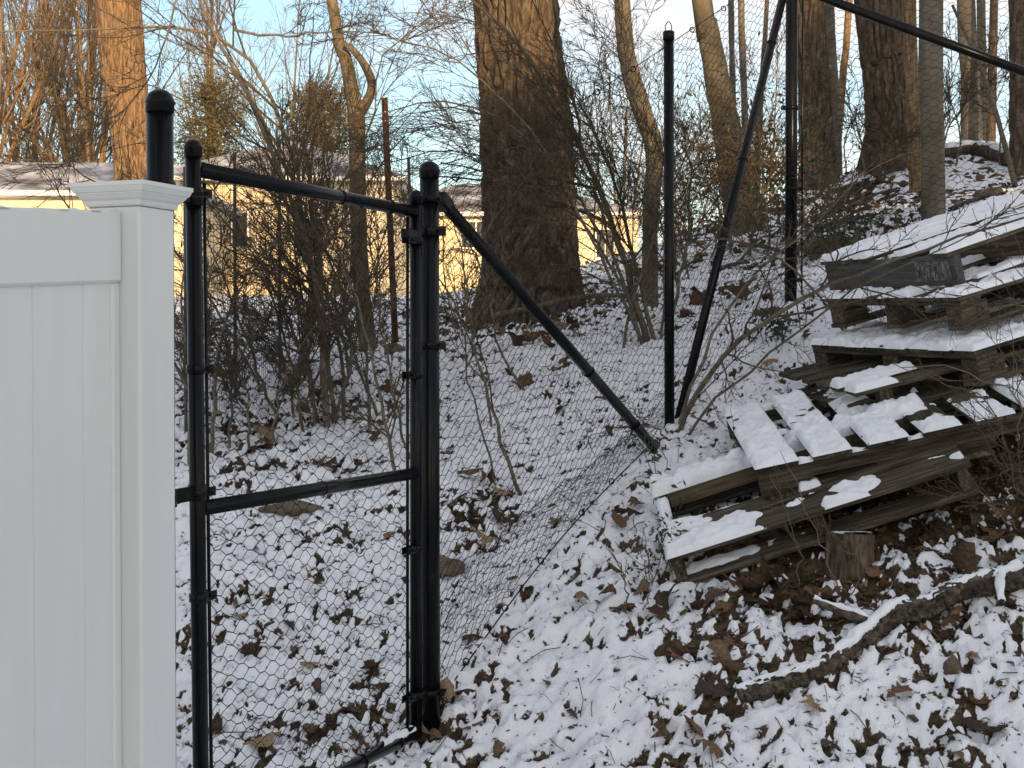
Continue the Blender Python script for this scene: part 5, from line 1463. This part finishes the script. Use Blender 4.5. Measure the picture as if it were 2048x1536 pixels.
# twig bits
x, y, r = scatter(5200, (-1.8, 2.6), (4.0, 9.5), lambda c, x, y: .30 + 0 * x, 9)
n = len(x); ang_ = r.uniform(0, 6.28, n); l_ = r.choice([.02, .03, .05, .09, .15], n, p=[.3, .3, .22, .12, .06]) * r.uniform(.7, 1.2, n)
pp0 = np.stack([x, y, HS(x, y) + .004], -1); x1, y1 = x + np.cos(ang_) * l_, y + np.sin(ang_) * l_
pp1 = np.stack([x1, y1, HS(x1, y1) + .004 + np.abs(r.normal(0, .018, n))], -1)
pm = (pp0 + pp1) / 2 + r.normal(0, 1, (n, 3)) * (l_ * .06)[:, None] + [0, 0, .004]
v, f = tubes(np.stack([pp0, pm, pp1], 1), np.repeat(r.uniform(.0008, .002, n)[:, None], 3, 1), 3)
obj('twig_debris', mesh_np('twig_debris', v, f), M['twig'], label='broken twig bits scattered over the snow', cat='twigs', kind='stuff')

# ------------------------------------------------------------------ houses across the yard
def house(name, label, u0, u1, d, vbase, veave, vridge, depth, ridge_u=None, mat='siding', hip=3.0, windows=(), overhang=.35, rot=0.0, roof_mat='shingle'):
    p0, p1 = P(u0, vbase, d), P(u1, vbase, d)
    zb_, ze, zr = p0[2] - .6, P(u0, veave, d)[2], P(u0, vridge, d + depth / 2)[2]
    t = thing(name, label, 'house', loc=(p0[0], d, zb_))
    t.rotation_euler = (0, 0, rot)
    W_ = p1[0] - p0[0]; Hh = ze - zb_
    # walls: four separate slabs merged as shell with clapboards proud on the front
    wall = box_mesh('wall', W_, depth, Hh, 0.0, (0, 0, 0)); obj('wall', wall, M[mat], t)
    nb_ = int((Hh - .6) / .2)
    cl = box_mesh('clapboard', W_ + .04, .05, .185, .006, (0, 1, 0))
    for k in range(nb_):
        o = obj('clapboard', cl, M[mat], t, loc=(-.02, .02, .6 + k * .2)); o.rotation_euler = (R(-5), 0, 0)
    oh = overhang
    rz_ = zr - zb_
    hipn = hip
    vs = [(-oh, -oh, Hh - .05), (W_ + oh, -oh, Hh - .05), (W_ + oh, depth + oh, Hh - .05), (-oh, depth + oh, Hh - .05), (hipn, depth / 2, rz_), (W_ - hipn, depth / 2, rz_)]
    vs += [(a, b, c + .16) for a, b, c in vs[:4]] 
    vs[4] = (hipn, depth / 2, rz_); 
    f4 = [(6, 7, 5, 4), (8, 9, 4, 5), (0, 1, 7, 6), (1, 2, 8, 7), (2, 3, 9, 8), (3, 0, 6, 9), (3, 2, 1, 0)]
    f3 = [(7, 8, 5), (9, 6, 4)]
    ro = obj('roof', mesh_np('roof', np.array(vs), [np.array(f4), np.array(f3)], False), M[roof_mat], t)
    g_ = box_mesh('gutter', W_ + 2 * oh, .10, .12, .01, (0, 1, 0)); obj('gutter', g_, M['trim'], ro, loc=(-oh, -oh - .002, Hh - .03))
    for (wu0, wv0, wu1, wv1) in windows:
        a, b = P(wu0, wv1, d), P(wu1, wv0, d)
        ww, wh = b[0] - a[0], b[2] - a[2]
        fr_ = obj('window', box_mesh('window', ww, .12, wh, .01), M['trim'], t, loc=((a[0] + b[0]) / 2 - p0[0], -.06, (a[2] + b[2]) / 2 - zb_))
        for s in (-1, 1):
            obj('pane', box_mesh('pane', ww * .41, .03, wh * .84, .0), M['glass'], fr_, loc=(s * ww * .225, -.055, 0))
    return t
house('ranch_house', 'cream sided ranch house with a snowy hip roof seen through the thicket', 300, 788, 42, 592, 362, 282, 8.0, hip=3.2, windows=((430, 420, 500, 500), (590, 430, 650, 520)))
house('low_house', 'low tan house with snow-covered roof behind the white fence', -420, 385, 37, 600, 392, 325, 8.0, hip=2.6, windows=((40, 440, 120, 520),))
house('yellow_house', 'sunlit pale yellow house behind the big oak with dark window', 690, 1275, 50, 596, 432, 368, 9.0, hip=3.6, windows=((920, 440, 985, 500), (735, 455, 775, 530), (1190, 455, 1230, 520)))
# far trees behind the houses
def far_tree(label, u, v_, d, wpx, top_m, seed, mat='bark_pale', stems=1, k=(12, 9, 6, 3), twig='twig_pale', lean=0, rmin=.012, name='bare_tree', group=None):
    rng = np.random.default_rng(seed)
    g = P(u, v_, d); z0 = hz(g[0], d); root = np.array((g[0], d, z0))
    t = thing(name, label, 'tree', loc=tuple(root), group=group)
    S, Rd = [], []
    for s in range(stems):
        dx, dy = rng.normal(0, .12), rng.normal(0, .1)
        pts = [np.array((0, 0, -.3)), np.array((dx * .8 + lean * .3, dy, top_m * .2)), np.array((dx * top_m * .35 + lean, dy * top_m * .3, top_m * .55)), np.array((dx * top_m * .6 + lean * 2, dy * top_m * .5, top_m))]
        S.append(resample(pts, 14)); Rd.append(wpx / 2 / FPX * d * np.linspace(1, .15, 14) * rng.uniform(.7, 1.1))
    S = np.array(S); Rd = np.array(Rd)
    v, f = tubes(S, Rd, 10); obj('trunk', mesh_np('trunk', v, f), M[mat], t)
    a, ar = grow(rng, S, Rd, k[0], .12, .97, (.35, .8), (.25, .45), .5, 8, .08, (0, 0, 1), .07, rmin)
    b, br_ = grow(rng, a, ar, k[1], .15, .97, (.35, .8), (.3, .5), .5, 6, .10, (0, 0, 1), .06, rmin * .75)
    c, cr = grow(rng, b, br_, k[2], .1, .97, (.3, .8), (.3, .6), .6, 5, .12, (0, 0, 1), .05, rmin * .6)
    parts = [tubes(a, ar, 4), tubes(b, br_, 3), tubes(c, cr, 3)]
    if len(k) > 3 and k[3]:
        e_, er = grow(rng, c, cr, k[3], .1, .97, (.3, .8), (.35, .7), .7, 4, .14, (0, 0, 1), .05, rmin * .55); parts.append(tubes(e_, er, 3))
    v, f = merge(parts); obj('crown', mesh_np('crown', v, f), M[twig], t)
fg = 'bare trees behind the houses'
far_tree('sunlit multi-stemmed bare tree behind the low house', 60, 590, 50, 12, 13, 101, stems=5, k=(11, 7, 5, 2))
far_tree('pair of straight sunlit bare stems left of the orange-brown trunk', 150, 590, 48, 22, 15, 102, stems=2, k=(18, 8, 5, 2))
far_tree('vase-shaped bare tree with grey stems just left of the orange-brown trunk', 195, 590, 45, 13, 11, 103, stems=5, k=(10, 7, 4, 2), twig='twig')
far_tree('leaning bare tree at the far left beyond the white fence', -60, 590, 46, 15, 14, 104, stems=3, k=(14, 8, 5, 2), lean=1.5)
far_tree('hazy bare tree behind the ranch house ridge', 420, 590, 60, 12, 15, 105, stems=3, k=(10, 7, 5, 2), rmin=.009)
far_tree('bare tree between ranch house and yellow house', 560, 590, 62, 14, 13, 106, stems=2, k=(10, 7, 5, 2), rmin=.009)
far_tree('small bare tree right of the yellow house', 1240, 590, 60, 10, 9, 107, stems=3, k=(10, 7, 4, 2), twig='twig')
far_tree('slight bare tree beyond the line post on the low skyline', 1370, 560, 55, 9, 7, 108, stems=3, k=(9, 6, 4, 2), twig='twig')
far_tree('slight bare tree beyond the leaning trunk on the low skyline', 1530, 540, 50, 9, 8, 109, stems=3, k=(9, 6, 4, 2), twig='twig')
# evergreens
def pine(label, u, v_, d, top_v, wpx, seed):
    rng = np.random.default_rng(seed)
    g = P(u, v_, d); z0 = hz(g[0], d); zt_ = P(u, top_v, d)[2]; hgt_ = zt_ - z0; rad_ = wpx / 2 / FPX * d
    t = thing('evergreen_tree', label, 'tree', loc=(g[0], d, z0))
    v, f = tubes(resample([(0, 0, -.3), (0, 0, hgt_)], 6)[None], np.linspace(.22, .04, 6)[None], 8)
    obj('trunk', mesh_np('trunk', v, f), M['oak'], t)
    n = 150
    hh = rng.uniform(.25, 1.0, n); an = rng.uniform(0, 6.28, n); rr_ = rad_ * (1.12 - hh * .75) * rng.uniform(.55, 1.1, n)
    tips = np.stack([np.cos(an) * rr_, np.sin(an) * rr_, hh * hgt_ + rng.normal(0, .15, n)], -1)
    root_ = np.stack([np.zeros(n), np.zeros(n), hh * hgt_ - .3 * rr_], -1)
    br_ = np.stack([root_, (root_ + tips) / 2 + [0, 0, .05], tips], 1)
    v, f = tubes(br_, np.repeat([[.04, .03, .012]], n, 0), 4); obj('limbs', mesh_np('limbs', v, f), M['twig'], t)
    c = np.concatenate([tips, tips * .75 + root_ * .25, tips * .5 + root_ * .5])
    c = np.repeat(c, 34, 0) + rng.normal(0, .36, (len(c) * 34, 3)) * [1, 1, .7]
    m = len(c); dd = rng.normal(size=(m, 3)); dd /= np.linalg.norm(dd, axis=1, keepdims=True); ee = np.cross(dd, rng.normal(size=(m, 3))); ee /= np.linalg.norm(ee, axis=1, keepdims=True)
    V = np.stack([c - ee * .022, c + ee * .022, c + dd * rng.uniform(.14, .3, m)[:, None]], 1).reshape(-1, 3)
    obj('crown', mesh_np('crown', V, np.arange(len(V)).reshape(-1, 3), False), M['pine'], t)
pine('olive evergreen behind the ridge of the ranch house', 430, 590, 56, 165, 250, 201)
pine('dark olive evergreen by the right end of the ranch house', 640, 590, 54, 178, 220, 202)
pp_ = G(828, 640, 7, 12)
pipe_ = thing('thin_pole', 'thin dark steel pole behind the latch post', 'pole')
pipe('tube', (pp_[0], pp_[1], pp_[2] - .2), P(817, 316, pp_[1]), .011, pipe_, M['galv'], sides=10)

# ------------------------------------------------------------------ unseen behind the camera: house and trees added to shade the near slope
hz_ = hz(9.5, -33)
hs_ = thing('shade_house', 'two storey house added unseen behind the camera to shade the yard', 'house', loc=(9.5, -33, 0))  # added to block the sun; size and position follow the wanted shadow
obj('wall', box_mesh('wall', 10.6, 8, 6.6, .02, (.5, 1, 0)), M['trim'], hs_, loc=(0, 0, hz_ - .3))
vs = np.array([(-5.7, .5, 6.1), (5.7, .5, 6.1), (5.7, -8.5, 6.1), (-5.7, -8.5, 6.1), (-5.7, -4, 9.6), (5.7, -4, 9.6)])
ro_ = obj('roof', mesh_np('roof', vs, [np.array([(0, 1, 5, 4), (2, 3, 4, 5), (3, 2, 1, 0)]), np.array([(1, 2, 5), (3, 0, 4)])], False), M['shingle'], hs_)
obj('shade_chimney', box_mesh('shade_chimney', .9, .8, 2.3, .02, (0, .5, 0)), M['stone'], ro_, loc=(1.55, -4, 8.1))  # added so that its shadow falls on the big oak
for k in range(4):
    for z_ in (1.6, 4.4):
        w_ = obj('window', box_mesh('window', 1.2, .1, 1.3, .02), M['trim'], hs_, loc=(-3.9 + 2.6 * k, .052, z_))
        obj('pane', box_mesh('pane', 1.0, .03, 1.1, 0), M['glass'], w_, loc=(0, .06, 0))

def shade_pine(label, x, y, h_, r_, seed):  # unseen spruce, added to shade the trunks on the right
    rng = np.random.default_rng(seed)
    z0 = hz(x, y)
    t = thing('shade_spruce', label, 'tree', loc=(x, y, z0), group='unseen spruces added for shade')
    v, f = tubes(resample([(0, 0, -.3), (0, 0, h_)], 6)[None], np.linspace(.16, .03, 6)[None], 8)
    obj('trunk', mesh_np('trunk', v, f), M['oak'], t)
    n = 260
    hh = rng.uniform(.12, 1.0, n); an = rng.uniform(0, 6.28, n); rr_ = r_ * (1.05 - hh * .72) * rng.uniform(.5, 1.1, n)
    tips = np.stack([np.cos(an) * rr_, np.sin(an) * rr_, hh * h_ - .15 * rr_], -1); root_ = np.stack([np.zeros(n), np.zeros(n), hh * h_], -1)
    v, f = tubes(np.stack([root_, tips], 1), np.repeat([[.03, .01]], n, 0), 4); obj('limbs', mesh_np('limbs', v, f), M['twig'], t)
    c = np.concatenate([tips, tips * .7 + root_ * .3, tips * .4 + root_ * .6])
    c = np.repeat(c, 22, 0) + rng.normal(0, .17, (len(c) * 22, 3)) * [1, 1, .6]
    m = len(c); dd = rng.normal(size=(m, 3)); dd /= np.linalg.norm(dd, axis=1, keepdims=True); ee = np.cross(dd, rng.normal(size=(m, 3))); ee /= np.linalg.norm(ee, axis=1, keepdims=True)
    V = np.stack([c - ee * .03, c + ee * .03, c + dd * rng.uniform(.14, .3, m)[:, None]], 1).reshape(-1, 3)
    obj('crown', mesh_np('crown', V, np.arange(len(V)).reshape(-1, 3), False), M['pine'], t)
for i, (x_, y_, h_, r_) in enumerate(((12.3, -30.5, 10.5, 1.1), (13.8, -31, 11.4, 1.3), (15.4, -34, 12.4, 1.6), (17.0, -33, 12.8, 1.6), (18.9, -34, 12.8, 1.7))):
    shade_pine('dense spruce added unseen behind the camera to shade the slope', x_, y_, h_, r_, 400 + i)
